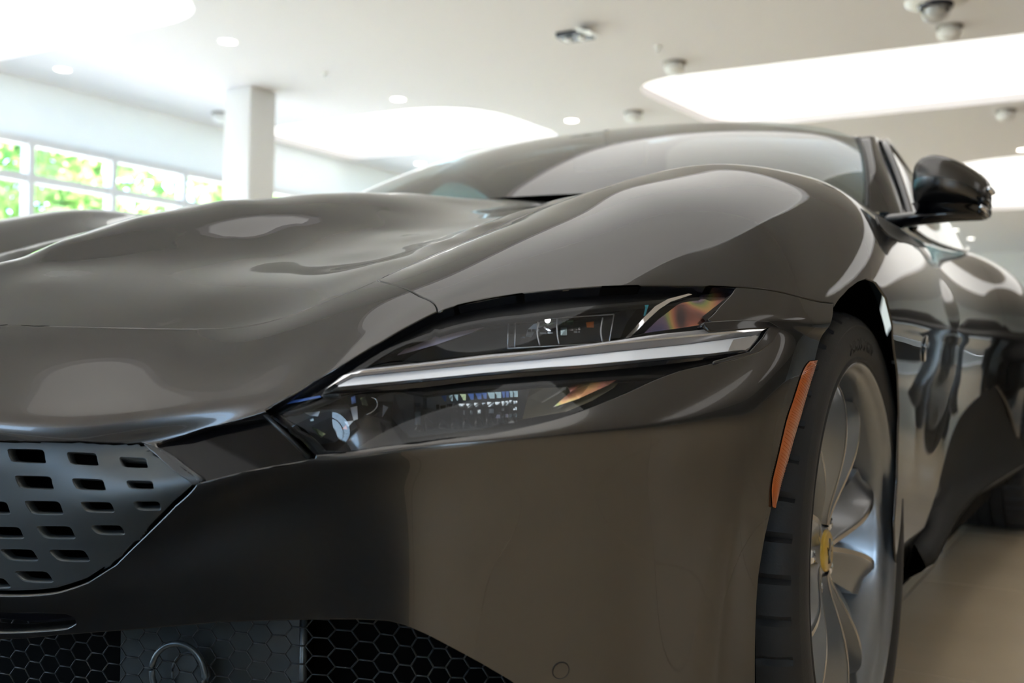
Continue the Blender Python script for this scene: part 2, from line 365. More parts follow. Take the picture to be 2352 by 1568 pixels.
# ------------------------------------------------------------------ the showroom
CZ = 3.2
WALLM = mat('white_painted_wall', (.88, .88, .87), .6)
CEILM = mat('matt_white_ceiling', (.85, .825, .835), .8, bump=(40, .05, .001))
LIGHTM = mat('luminous_ceiling', (.9, .9, .9), .6, emit=(1., .985, .97), es=1.05)
DOWNM = mat('downlight_glow', (.9, .9, .9), .5, emit=(1., .95, .88), es=7.)
FRAMEM = mat('white_window_frame', (.78, .79, .82), .4)
PLAST = mat('white_plastic', (.92, .92, .90), .4)
TILE = mat('beige_floor_tile', (.62, .50, .34), .16, spec=.5)
noisecol(TILE, (.68, .55, .385), (.76, .62, .44), 2.5)
GROUT = mat('floor_joint', (.22, .19, .16), .6)
DWALL = mat('dark_feature_wall', (.16, .14, .125), .5)
X0, X1, Y0, Y1 = -8.2, 14., -9., 26.
def struct(o): o['kind'] = 'structure'; return o
def slab(name, lo, hi, m):
    lo = np.array(lo, float); hi = np.array(hi, float)
    return struct(MB().box((lo+hi)/2, hi-lo).build(name, m, smooth=False))
slab('floor', (X0, Y0, -.12), (X1, Y1, -.004), GROUT)
fl = bpy.data.objects['floor']
slab('wall_back', (X0, Y1, 0), (X1, Y1+.2, 4.2), WALLM)
slab('wall_right', (X1, Y0, 0), (X1+.2, Y1, 4.2), DWALL)
# ceiling with rounded openings for the luminous panels
def rrect(pts, r, n=8):
    """polygon with rounded corners"""
    out = []; N = len(pts)
    for i in range(N):
        p = np.array(pts[i], float); a = np.array(pts[i-1], float)-p; b = np.array(pts[(i+1) % N], float)-p
        la, lb = np.linalg.norm(a), np.linalg.norm(b); rr_ = min(r[i] if hasattr(r, '__len__') else r, la*.48, lb*.48)
        A, B = p+a/la*rr_, p+b/lb*rr_
        for k in range(n+1):
            t = k/n; out.append(tuple(A*(1-t)**2+2*p*t*(1-t)+B*t*t))
    return out
PANELS = [([(-7.95,2.0),(-4.72,2.0),(-4.72,4.15),(-7.95,4.15)],[.3,1.3,.7,.3]), ([(-2.95,7.45),(3.6,7.65),(3.6,9.9),(-2.75,9.9)],[.7,1.2,1.2,.5]), ([(-7.95,7.40),(-4.62,7.40),(-4.55,9.46),(-7.95,9.46)],[.3,1.2,.4,.3]), ([(-.95,13.0),(4.,13.0),(4.,18.2),(-1.5,18.2)],[1.2,1.2,1.2,1.2]), ([(-1.65,-3.6),(1.3,-3.6),(1.3,4.55),(-1.65,4.55)],.9), ([(5.6,2.0),(9.6,2.0),(9.6,4.15),(5.6,4.15)],1.), ([(5.6,7.5),(9.6,7.5),(9.6,9.9),(5.6,9.9)],1.), ([(-7.9,-3.6),(-4.75,-3.6),(-4.75,-1.4),(-7.9,-1.4)],1.)]
vv, ee = [], []
outer = [(X0, Y0), (X1, Y0), (X1, Y1), (X0, Y1)]
polys = [rrect(p, r) for p, r in PANELS]
for lp in [outer]+polys:
    k = len(vv); vv += [Vector(p) for p in lp]; ee += [(k+i, k+(i+1) % len(lp)) for i in range(len(lp))]
r_ = delaunay_2d_cdt(vv, ee, [], 0, 1e-5); P2 = np.array([tuple(p) for p in r_[0]])
T_ = [f for f in r_[2]]; cen = np.array([P2[list(f)].mean(0) for f in T_]); ok = np.ones(len(T_), bool)
for q in polys: ok &= ~inpoly(cen[:, 0], cen[:, 1], q)
cm = MB(); cm.add([(p[0], p[1], CZ) for p in P2], [T_[i][::-1] for i in range(len(T_)) if ok[i]])
cm.add([(X0, Y0, 4.2), (X1, Y0, 4.2), (X1, Y1, 4.2), (X0, Y1, 4.2)], [(0, 1, 2, 3)])
ceil = struct(cm.build('ceiling', CEILM, smooth=False))
for i, q in enumerate(polys):
    n = len(q); m_ = MB(); m_.add([(a, b, CZ) for a, b in q]+[(a, b, CZ+.10) for a, b in q], [(k, (k+1) % n, (k+1) % n+n, k+n) for k in range(n)])
    o = m_.build('light_recess', CEILM, None); o.parent = ceil
    m_ = MB(); m_.add([(a, b, CZ+.08) for a, b in q], [tuple(range(n))[::-1]]); o = m_.build('ceiling_light', LIGHTM, None, smooth=False)
    o['label'] = ["large glowing ceiling panel cut by the top left corner of the photo", "long glowing ceiling panel above the car roof, running out at the upper right", "glowing ceiling panel behind the white column, above the bonnet", "farthest glowing ceiling panel, half hidden behind the door mirror", "very long glowing ceiling panel directly above the car, seen only mirrored in its bodywork", "glowing ceiling panel right of the car, seen only mirrored in its shoulder", "glowing ceiling panel far right of the car, seen only mirrored in the rear haunch", "glowing ceiling panel on the near left, seen only mirrored in the nose"][i]; o['category'] = 'ceiling light'; o['group'] = 'rounded luminous ceiling panels'
# floor tiles near the car, separate slabs with joints
ts = .9; j_ = .0025
tv = MB().box((0, 0, -.004), (ts-j_*2, ts-j_*2, .008))
tm = bpy.data.meshes.new('floor_tile'); tm.from_pydata(tv.v, [], tv.f); tm.materials.append(TILE)
for i in range(-9, 15):
    for j in range(-9, 29):
        x, y = .33+i*ts, .21+j*ts
        if not (X0+.4 < x < X1-.4 and Y0+.4 < y < Y1-.4): continue
        near = -1 <= i <= 8 and -3 <= j <= 14
        if near:
            o = bpy.data.objects.new('floor_tile', tm); C.objects.link(o); o.location = (x, y, 0); o.parent = fl
rest = MB()
for i in range(-9, 15):
    for j in range(-9, 29):
        x, y = .33+i*ts, .21+j*ts
        if -1 <= i <= 8 and -3 <= j <= 14: continue
        if X0+.4 < x < X1-.4 and Y0+.4 < y < Y1-.4: rest.box((x, y, -.004), (ts-j_*2, ts-j_*2, .008))
o = rest.build('floor_tiles', TILE, None, smooth=False); o.parent = fl; o['kind'] = 'stuff'
# window wall on the left, frames and glass
XW = -8.0
zt, ztr, zb = 2.62, 2.23, .12
FROSTM = bpy.data.materials.new('translucent_wall_band'); FROSTM.use_nodes = True
n_ = FROSTM.node_tree.nodes; l_ = FROSTM.node_tree.links; n_.clear()
o_ = n_.new('ShaderNodeOutputMaterial'); m1 = n_.new('ShaderNodeMixShader'); t1 = n_.new('ShaderNodeBsdfTranslucent'); d1 = n_.new('ShaderNodeBsdfDiffuse')
t1.inputs[0].default_value = (.85, .86, .87, 1); d1.inputs[0].default_value = (.85, .86, .87, 1); m1.inputs[0].default_value = .3
l_.new(d1.outputs[0], m1.inputs[1]); l_.new(t1.outputs[0], m1.inputs[2]); l_.new(m1.outputs[0], o_.inputs[0])
struct(MB().box((XW-.05, (Y0+Y1)/2, (zt+CZ)/2+.02), (.02, Y1-Y0, CZ-zt+.06)).build('wall_left', FROSTM, smooth=False))  # upper wall made translucent, added so that daylight whitens it
slab('wall_left', (XW-.3, Y0, CZ), (XW-.08, Y1, 4.2), WALLM)
slab('baseboard_left', (XW-.15, Y0, 0), (XW, Y1, zb), FRAMEM)
PANE = glass('window_pane', (.96, .98, .98), .02)
ys = [-8.9, -6.5, -4.0, -1.6, .88, 2.8, 3.76, 4.72, 5.68, 6.64, 7.6, 8.56, 9.52, 11.4, 13.4, 15.4, 17.4, 19.4, 21.4, 23.4, 25.9]
for i, (ya, yb) in enumerate(zip(ys[:-1], ys[1:])):
    wn = empty('window_%d' % (i+1), (XW, ya, 0)); wn['kind'] = 'structure'
    f = MB(); f.box((XW-.05, ya, (zt+zb)/2), (.12, .07, zt-zb-.01)); f.box((XW-.05, (ya+yb)/2, zt-.03), (.10, yb-ya, .07)); f.box((XW-.05, (ya+yb)/2, ztr), (.10, yb-ya, .08)); f.box((XW-.05, (ya+yb)/2, 1.1), (.08, yb-ya, .06))
    child(f.build('window_frame', FRAMEM, None, smooth=False), wn)
    for a, b in ((zb, 1.1), (1.1, ztr), (ztr, zt)):
        child(MB().box((XW-.05, (ya+yb)/2, (a+b)/2), (.008, yb-ya-.07, b-a-.05)).build('window_pane', PANE, None, smooth=False), wn)
# glazed front behind the camera
YF = Y0
slab('wall_front', (X0, YF-.2, 3.0), (X1, YF, 4.2), WALLM)
slab('baseboard_front', (X0, YF-.15, 0), (X1, YF, .12), FRAMEM)
k0 = len(ys)
xs = [X0, -5.5, -2.8, -.1, 2.6, 5.3, 8.0, 10.7, X1]
for i, (xa, xb) in enumerate(zip(xs[:-1], xs[1:])):
    if (-3 < xa < 2) or xa < -6 or xa > 5: 
        slab('wall_front', (xa, YF-.15, .1), (xb, YF-.02, 3.0), DWALL); continue
    wn = empty('window_%d' % (k0+i), (xa, YF, 0)); wn['kind'] = 'structure'
    slab('wall_front', (xa, YF-.15, .1), (xb, YF-.02, 1.5), DWALL)
    f = MB(); f.box((xa, YF-.05, 2.25), (.09, .1, 1.5)); f.box(((xa+xb)/2, YF-.05, 2.97), (xb-xa, .1, .07)); f.box(((xa+xb)/2, YF-.05, 1.53), (xb-xa, .1, .07)); f.box(((xa+xb)/2, YF-.05, 2.2), (xb-xa, .1, .07))
    child(f.build('window_frame', FRAMEM, None, smooth=False), wn)
    child(MB().box(((xa+xb)/2, YF-.05, 1.86), (xb-xa-.08, .008, .6)).build('window_pane', PANE, None, smooth=False), wn)
    child(MB().box(((xa+xb)/2, YF-.05, 2.58), (xb-xa-.08, .008, .7)).build('window_pane', PANE, None, smooth=False), wn)
# column
cx, cy = (-6.38, 6.04)
col_ = MB().box((cx, cy, CZ/2), (.36, .36, CZ)).build('column', WALLM, bevel=.015); col_['kind'] = 'structure'
# ceiling fittings
def downlight(p, r, label):
    t = empty('downlight', (p[0], p[1], CZ), label, 'downlight', 'recessed downlights in the ceiling')
    m_ = MB(); m_.lathe([(r*1.0, .05), (r*1.0, 0), (r*1.22, -.004), (r*1.25, .0)], 32, (p[0], p[1], CZ)); child(m_.build('trim_ring', PLAST, None), t)
    m_ = MB(); m_.lathe([(0, .004), (r, .004)], 32, (p[0], p[1], CZ-.006)); child(m_.build('lamp_disc', DOWNM, None), t)
for p, l in zip([(-5.32,4.72),(-7.4,4.62),(-5.24,7.0),(-4.09,8.68),(-7.22,10.11),(-1.72,20.88),(-1.63,22.65),(.16,12.6)], ["round recessed downlight just right of the large panel at top left", "round recessed downlight at far left under the large panel", "round recessed downlight right of the column, before the panel behind it", "round recessed downlight between column panel and the long panel, over the car roof edge", "round recessed downlight low on the ceiling, below the panel behind the column", "lower left of the pair of tiny downlights under the door mirror, upper one", "lowest tiny downlight under the door mirror, right of its twin", "round recessed downlight at the right edge above the farthest panel"]): downlight(p, .07, l)
def detector(p, label, r=.09, h=.10, ring=True):
    t = empty('smoke_detector', (p[0], p[1], CZ), label, 'detector')
    m_ = MB(); m_.lathe([(r*.8, 0), (r*.8, -h*.3), (r, -h*.4), (r, -h*.7), (r*.75, -h), (0, -h*1.05)], 28, (p[0], p[1], CZ)); child(m_.build('detector_body', PLAST, None), t)
    m_ = MB(); m_.lathe([(r*1.15, 0), (r*1.15, -h*.12), (r*.8, -h*.14)], 28, (p[0], p[1], CZ)); child(m_.build('mounting_ring', mat('dull_base', (.35, .33, .30), .6), None), t)
for p, l in zip([(-2.2,7.04),(.06,7.09),(-3.3,8.6),(.17,10.28),(-8.0+.6,6.6)], ["white round detector left of the long glowing panel, near its corner", "white round detector just below the dome camera", "small white detector over the car roof, left of the long panel", "white detector at the right edge below the long panel", "tiny detector on the bright ceiling left of the column"]): detector(p, l)
# dome camera
p = (.055, 6.44); t = empty('dome_camera', (p[0], p[1], CZ), 'white dome security camera with a dark band, high on the ceiling at the right', 'security camera')
m_ = MB(); m_.lathe([(.21, 0), (.21, -.01), (.15, -.022), (.125, -.026)], 48, (p[0], p[1], CZ)); child(m_.build('camera_base', PLAST, None), t)
m_ = MB(); m_.lathe([(.125, -.024), (.12, -.05), (.108, -.058)], 48, (p[0], p[1], CZ)); child(m_.build('dark_band', mat('smoked_band', (.015, .02, .035), .2), None), t)
m_ = MB(); m_.lathe([(.108*math.cos(a), -.055-.105*math.sin(a)) for a in np.linspace(0, math.pi/2, 14)], 48, (p[0], p[1], CZ)); child(m_.build('clear_dome', glass('dome_glass', (.80, .80, .80), .10), None), t)
m_ = MB(); m_.lathe([(.068*math.cos(a), -.062-.068*math.sin(a)) for a in np.linspace(-.3, math.pi/2, 12)], 32, (p[0], p[1], CZ)); child(m_.build('camera_ball', PLAST, None), t)
# hanging sensor box with flap
p = (-2.6, 5.89); t = empty('ceiling_sensor', (p[0], p[1], CZ), 'small black and white ceiling sensor with an open white flap', 'sensor')
m_ = MB(); m_.box((p[0], p[1], CZ-.02), (.26, .20, .04)); child(m_.build('sensor_housing', mat('dark_sensor', (.05, .06, .07), .35), None, smooth=False, bevel=.006), t)
for k in (-1, 1): child(MB().lathe([(.035, 0), (.03, -.02), (0, -.022)], 20, (p[0]+k*.06, p[1], CZ-.04)).build('sensor_eye', PLAST, None), t)
m_ = MB(); m_.box((p[0]+.17, p[1]-.14, CZ-.055), (.17, .16, .006), np.array([[.9, 0, .3], [0, 1, 0], [-.3, 0, .9]])); child(m_.build('flap', PLAST, None, smooth=False), t)
m_ = MB(); m_.box((p[0]+.15, p[1]-.06, CZ-.02), (.02, .02, .05)); child(m_.build('hinge', PLAST, None, smooth=False), t)
p = [(-5.25,5.87),(-2.15,6.53)]
for q, l in zip([(-5.25,5.87),(-2.15,6.53)], ["flush brownish sprinkler plate above and right of the column", "tiny sprinkler head right of the black and white ceiling sensor"]):
    t = empty('sprinkler', (q[0], q[1], CZ), l, 'sprinkler')
    m_ = MB(); m_.lathe([(.035, 0), (.03, -.01), (.008, -.012), (.008, -.04)], 20, (q[0], q[1], CZ)); child(m_.build('escutcheon', PLAST, None), t)
    m_ = MB(); m_.lathe([(.02, -.045), (.022, -.048), (0, -.05)], 16, (q[0], q[1], CZ)).tube([(q[0]-.01, q[1], CZ-.038), (q[0]-.01, q[1], CZ-.048)], .002, 6).tube([(q[0]+.01, q[1], CZ-.038), (q[0]+.01, q[1], CZ-.048)], .002, 6); child(m_.build('deflector', PLAST, None), t)
# ------------------------------------------------------------------ outside
GRASS = mat('lawn', (.2, .25, .12), .9); noisecol(GRASS, (.20, .20, .13), (.30, .30, .2), 1.5)
gnd = MB().box((-46, 5, -.3), (64, 90, .3)).build('ground', GRASS, smooth=False); gnd['kind'] = 'structure'
gp_ = MB().box((-10.6, 17, -.3), (4.8, 66, .3)).build('terrace', mat('pale_paving', (.62, .58, .56), .8), smooth=False); gp_['kind'] = 'structure'
gnd2 = MB().box((0, -34, -.3), (120, 49.5, .3)).build('ground', mat('asphalt_forecourt', (.13, .13, .13), .9), smooth=False); gnd2['kind'] = 'structure'
LEAFM = mat('leaves', (.1, .3, .04), .5); noisecol(LEAFM, (.09, .25, .05), (.28, .48, .13), 1.2)
LEAFM.node_tree.nodes['Principled BSDF'].inputs['Subsurface Weight'].default_value = 0
BARK = mat('bark', (.12, .09, .06), .9, bump=(30, .6, .01))
rng = np.random.default_rng(4)
def tree(x, y, h, r, label, nleaf=5200):
    t = empty('tree', (x, y, 0), label, 'tree', 'trees beyond the windows')
    m_ = MB(); m_.tube([(x, y, 0), (x+.1, y, h*.3), (x+.05, y+.1, h*.6), (x, y, h*.85)], [.2, .16, .11, .04], 10)
    bl = []
    for k in range(9):
        a = rng.uniform(0, 6.28); q = np.array([x+r*.65*math.cos(a), y+r*.65*math.sin(a), h*rng.uniform(.35, .9)]); bl.append(q)
        m_.tube([(x+.05, y, h*rng.uniform(.25, .5)), tuple((q+[x, y, h*.5])/2), tuple(q)], [.07, .05, .02], 6)
    child(m_.build('trunk', BARK, None), t)
    v = np.zeros((nleaf, 4, 3)); cb = rng.integers(0, len(bl), nleaf)
    for i in range(nleaf):
        d = rng.normal(size=3); d *= r*.50*rng.uniform(.5, 1)**.4/np.linalg.norm(d); c = bl[cb[i]]+d
        a = rng.normal(size=3); a /= np.linalg.norm(a); b = np.cross(a, rng.normal(size=3)); b /= np.linalg.norm(b); s = rng.uniform(.10, .2)
        v[i] = [c-a*s, c-b*s*.45, c+a*s, c+b*s*.45]
    o = mesh('foliage', v.reshape(-1, 3), [(4*i, 4*i+1, 4*i+2, 4*i+3) for i in range(nleaf)], LEAFM, None, False); o['kind'] = 'stuff'; child(o, t)
for q in [(-15,6.2,8,2.1,"bushy green tree outside the left windows, nearest the frame edge"), (-15.5,11.2,9,2.3,"bushy green tree outside, filling the second and third window bays"), (-15,16.4,8.5,2.2,"bushy green tree outside, seen just left of the column"), (-21.5,12.8,11,2.8,"tall green tree outside behind the others, beside the column"), (-22,6.,11,2.8,"tall green tree outside at far left behind the nearest one"), (-21,20,10,2.8,"green tree outside glimpsed right of the column")]: tree(*q)

# ------------------------------------------------------------------ the grey coupe
car = empty('car', (0, 1.3, 0), 'dark grey metallic low coupe filling the foreground, with slim headlight and slotted grille', 'car')
GR_POLY = [(0, 4.05)] + [(1.0124, 3.9758), (1.4875, 3.8544), (1.9542, 4.0697), (2.0299, 4.2865), (2.1709, 5.6315), (2.1611, 6.7692), (2.0038, 7.3675), (1.9429, 7.9609), (1.8821, 8.4189), (1.7068, 8.6597), (1.447, 8.7569), (1.2372, 8.7647), (1.0348, 8.7804)] + [(0, 8.85)]
SIDE_POLY = [(2.0757, 4.2009), (2.4549, 3.9422), (2.7663, 4.0011), (2.9353, 4.0315), (2.9727, 4.0173), (3.2196, 5.2833), (3.6112, 6.2175), (3.6374, 6.4433), (3.2131, 6.5666), (2.6806, 6.6647), (2.1979, 6.7877), (2.1958, 5.7131)]
HL_TOP = [(2.9615, 3.9196), (3.1689, 3.7938), (3.5327, 3.7066), (4.0078, 3.8895), (4.4065, 3.9989), (4.7835, 4.0016), (4.9861, 3.9803), (5.4801, 4.0323), (5.9989, 4.0004), (6.5066, 3.9933), (7.0011, 4.0017), (7.4924, 3.9994), (7.9998, 3.9956), (8.4767, 4.0153)]
HL_REST = [(8.2839, 4.2946), (8.1492, 4.6058), (8.2247, 4.7341), (8.5224, 4.7511), (8.8818, 4.7899), (9.0429, 4.9915), (8.9759, 5.3646), (8.8325, 5.5675), (8.621, 5.666), (8.346, 5.727), (8.0008, 5.7756), (7.7911, 5.8561), (7.4937, 6.0192), (7.0854, 6.1896), (6.5726, 6.398), (5.9387, 6.6961), (5.111, 6.8079), (4.3166, 6.4696), (3.5944, 6.2298), (3.1991, 5.296)]
HL_POLY = HL_TOP + HL_REST
SLOT = [(0, 9.5)] + [(1.056, 9.4065), (1.36, 9.3845), (1.6308, 9.4743), (1.7319, 9.5814), (1.7492, 9.7098), (1.6513, 9.7831), (1.3422, 9.8359), (1.0712, 9.9005)] + [(0, 9.9)]
INT_TOP = [(1.0712, 10.0104), (1.551, 9.8955), (2.2691, 9.8349), (2.987, 9.7613), (3.8012, 9.7563), (4.4319, 9.7535), (4.8352, 9.7652), (5.0381, 9.8004), (5.3188, 9.8756), (5.9515, 10.0752), (6.3639, 10.2139)]
INTAKE = [(0, 10.0)] + INT_TOP + [(6.7, 10.6), (6.6, 10.85), (0, 10.85)]
ARCH_F = [(9.9959, 4.0584), (9.9485, 4.6982), (10.0037, 5.7631), (10.052, 6.9349), (10.0429, 8.215), (9.9875, 8.7857), (9.9735, 9.1594), (9.9837, 9.5705), (10.0201, 9.981), (10.0561, 10.4904)]
ARCH_R = [(10.1291, 3.9514), (10.3172, 3.8577), (10.5322, 3.7951), (10.721, 3.7774), (10.9323, 3.8247), (11.1318, 4.0077), (11.2858, 4.7104), (11.4655, 6.0578), (11.5588, 7.8523), (11.566, 9.0533), (11.5096, 9.6833)]
R4 = lambda c0, c1, n=12: [(c0+(c1-c0)*i/n, 4.0) for i in range(n+1)]
# bumper (nose, chin and left cheek in one moulding)
bump_out = [(0, 0), (5, 0), (5, 4)] + R4(5, 10, 30)[1:] + ARCH_F + [(10.05, 11), (0, 11)]
panel('bumper', BODY, bump_out, [GR_POLY, SIDE_POLY, HL_POLY, SLOT, INTAKE], PAINT, car, step=.09, ret=.02)
fend_out = [(5, 0), (13.55, 0), (13.5, 3), (13.55, 6), (13.55, 9.4), (13.2, 9.75), (12.6, 10.15), (12.0, 10.35)] + [(11.6871, 10.4639), (11.5995, 10.2392), (11.5441, 9.9948)] + ARCH_R[::-1] + [ARCH_F[0]] + R4(10, 5, 30)
panel('front_fender', BODY, fend_out, [], PAINT, car, step=.1, ret=.003)
RARCH = []
for k in range(0, 25):
    q = math.pi*(k/24*1.12-.06); Yt, Zt = 2.67-.385*math.cos(q), .34+.385*math.sin(q)
    c, r = 17.5, 6.
    for _ in range(30):
        p = BODY.ev(c, r)[0]; e = 1e-4
        J = np.array([(BODY.ev(c+e, r)[0]-p)[1:]/e, (BODY.ev(c, r+e)[0]-p)[1:]/e]).T
        dd = np.linalg.solve(J, np.array([Yt, Zt])-p[1:]); dd *= min(1, .3/np.abs(dd).max()); c += dd[0]; r += dd[1]
    RARCH.append((float(c), float(r)))
panel('door', BODY, [(13.55, 1.2), (15.6, 1.2), (15.7, 5), (15.5, 7.6), (14.9, 8.2), (14.2, 8.7), (13.55, 9.4), (13.55, 6), (13.5, 3)], [], PAINT, car, step=.12)
panel('rear_quarter_panel', BODY, [(13.55, 0), (20, 0), (20, 11), (18.6, 11)] + [p for p in RARCH[::-1] if p[1] < 11] + [(16.6, 10.), (16.0, 8.6), (15.5, 7.6), (15.7, 5), (15.6, 1.2), (13.55, 1.2)], [], PAINT, car, step=.12)
panel('door', BODY, [(13.55, 1.2), (15.6, 1.2), (15.7, 5), (15.5, 7.6), (14.9, 8.2), (14.2, 8.7), (13.55, 9.4), (13.55, 6), (13.5, 3)], [], PAINT, car, step=.2, mirror=True)
panel('rear_quarter_panel', BODY, [(13.55, 0), (20, 0), (20, 11), (18.6, 11)] + [p for p in RARCH[::-1] if p[1] < 11] + [(16.6, 10.), (16.0, 8.6), (15.5, 7.6), (15.7, 5), (15.6, 1.2), (13.55, 1.2)], [], PAINT, car, step=.2, mirror=True)
# side skirt, gloss black
sk = MB(); P = []
for c in np.linspace(12.1, 17.0, 40):
    t = (c-11.95)/5.05
    zt = np.interp(c, [11.9, 12.4, 13.2, 14.2, 14.9, 15.6, 17], [.285, .30, .345, .42, .49, .53, .42])
    b = BODY.ev(c, 9.0)[0]; y = b[1]; x = b[0]
    ou = .028*min(1, max(0, (1-t)*3))*min(1, .3+t*12)
    P.append([(x-.05, y, zt+.16), (x-.004, y, zt), (x-.012, y, zt-.05), (x+.002, y, .29+.015*t), (x+ou, y, .262+.02*t), (x+ou+.004, y, .252+.02*t), (x+ou-.004, y, .243+.02*t), (x-.05, y, .20), (x-.25, y, .17)])
sk.grid(np.array(P)).build('side_skirt', SKIRT, car)
sp = MB(); sp.grid(np.array(P)[:, 5:7]+[.0012, 0, 0]).build('sill_strip', RIM, car)
for sx in (.74, -.74): MB().box((sx, 1.35, .27), (.3, 1.7, .2)).build('inner_sill', DEEP, car)
# bonnet height field through measured points
hp = [(0,-.678,.722),(0,-.593,.757),(0,-.459,.808),(0,-.299,.853),(0,-.104,.890),(0,.015,.910),(0,.176,.931),(0,.41,.948),(0,-.76,.676),
      (.05,-.637,.7206),(.08,-.6065,.7274),(.11,-.562,.739),(.14,-.5145,.7524),(.16,-.414,.7732),(.17,-.2885,.802),(.17,-.071,.8525),(.15,.16,.898),(.15,.40,.938),
      (.51,-.5207,.721),(.51,-.4166,.7545),(.51,-.3134,.789),(.51,-.2256,.8165),(.51,-.12,.846),(.515,.04,.880),(.53,.25,.905),(.56,.5,.925),
      (.36,-.55,.706),(.36,-.40,.745),(.36,-.25,.785),(.36,-.10,.825),(.36,.08,.868),(.36,.28,.902),(.36,.46,.926),(.25,-.60,.703),(.25,-.45,.738),(.25,-.2,.802),(.25,.1,.872),(.2,-.70,.678),(.36,-.66,.672),(.45,-.62,.682),(.5,-.57,.704),(.12,-.70,.692)]
hp += [(.465,-.47,.726),(.465,-.42,.741),(.465,-.31,.774),(.465,-.22,.800),(.465,-.12,.829),(.47,.04,.866)]
seam = BODY.ev(np.linspace(.0, 13, 27), np.zeros(27))
hp += [tuple(p) for p in seam if p[2] < .93]
hp = np.array(hp); sym = hp[hp[:, 0] > .01]*[-1, 1, 1]; hp = np.vstack([hp, sym])
def tps(P, lam=6e-4):
    N = len(P); d = np.sqrt(((P[:, None, :2]-P[None, :, :2])**2).sum(-1)); K = np.where(d > 0, d*d*np.log(d+1e-12), 0)+lam*np.eye(N)
    A = np.zeros((N+3, N+3)); A[:N, :N] = K; A[:N, N] = 1; A[:N, N+1:] = P[:, :2]; A[N:, :N] = A[:N, N:].T
    wv = np.linalg.solve(A, np.append(P[:, 2], [0, 0, 0]))
    def f(x, y):
        d = np.sqrt((x[:, None]-P[None, :, 0])**2+(y[:, None]-P[None, :, 1])**2)
        return np.where(d > 0, d*d*np.log(d+1e-12), 0) @ wv[:N]+wv[N]+wv[N+1]*x+wv[N+2]*y
    return f
HZ = tps(hp)
class HSurf(Surf):
    def __init__(s): pass
    def ev(s, x, y): x = np.atleast_1d(np.asarray(x, float)); y = np.atleast_1d(np.asarray(y, float)); return np.stack([x, y, HZ(x, y)], 1)
    def nrm(s, x, y):
        e = 2e-3; x = np.atleast_1d(np.asarray(x, float)); y = np.atleast_1d(np.asarray(y, float))
        gx = (HZ(x+e, y)-HZ(x-e, y))/(2*e); gy = (HZ(x, y+e)-HZ(x, y-e))/(2*e)
        n = np.stack([-gx, -gy, np.ones_like(gx)], 1); return n/np.linalg.norm(n, axis=1)[:, None]
HOOD = HSurf()
sm = BODY.ev(np.linspace(.0, 12.6, 80), np.zeros(80))[:, :2]
cowl = [(.62, .47), (.45, .435), (.3, .415), (.15, .41), (0, .41)]
hood_out = [tuple(p) for p in sm]+cowl+[(-a, b) for a, b in cowl[:-1][::-1]]+[(-a, b) for a, b in sm[::-1][:-1]]
panel('bonnet', HOOD, hood_out, [], PAINT, car, step=.018, ret=.012, inset=.0018)
ff = panel('front_fender', BODY, fend_out, [], PAINT, car, step=.14, ret=.02, mirror=True)
for q in ff.data.vertices: q.co.z += .020*math.exp(-((abs(q.co.x)-.79)/.11)**2)
ff['label'] = 'fender on the far side'
panel('bumper', BODY, bump_out, [GR_POLY, SIDE_POLY, HL_POLY, SLOT, INTAKE], PAINT, car, step=.14, ret=.02, mirror=True)
# dark backing under the shut lines
bk = MB()
for c0, c1 in ((0, 13),):
    cc = np.linspace(c0, c1, 70); rr = [-1]*0
    G = np.stack([BODY.off(cc, np.full(70, r), -.016) for r in (0., .12)], 1)
    H2 = G[:, 0]+np.array([-.02, .012, 0]); bk.grid(np.stack([H2, G[:, 0], G[:, 1]], 1))
cc = np.full(14, 5.); rr = np.linspace(0, 4, 14)
bk.grid(np.stack([BODY.off(cc-.12, rr, -.016), BODY.off(cc+.12, rr, -.016)], 1))
cc = np.linspace(8.4, 10, 14); bk.grid(np.stack([BODY.off(cc, np.full(14, 3.9), -.02), BODY.off(cc, np.full(14, 4.15), -.02)], 1))
for k in (13.55,): bk.grid(np.stack([BODY.off(np.full(20, k-.12), np.linspace(0, 11, 20), -.016), BODY.off(np.full(20, k+.08), np.linspace(0, 11, 20), -.016)], 1))
bk.build('shut_line_seals', RUBSEAL, car)
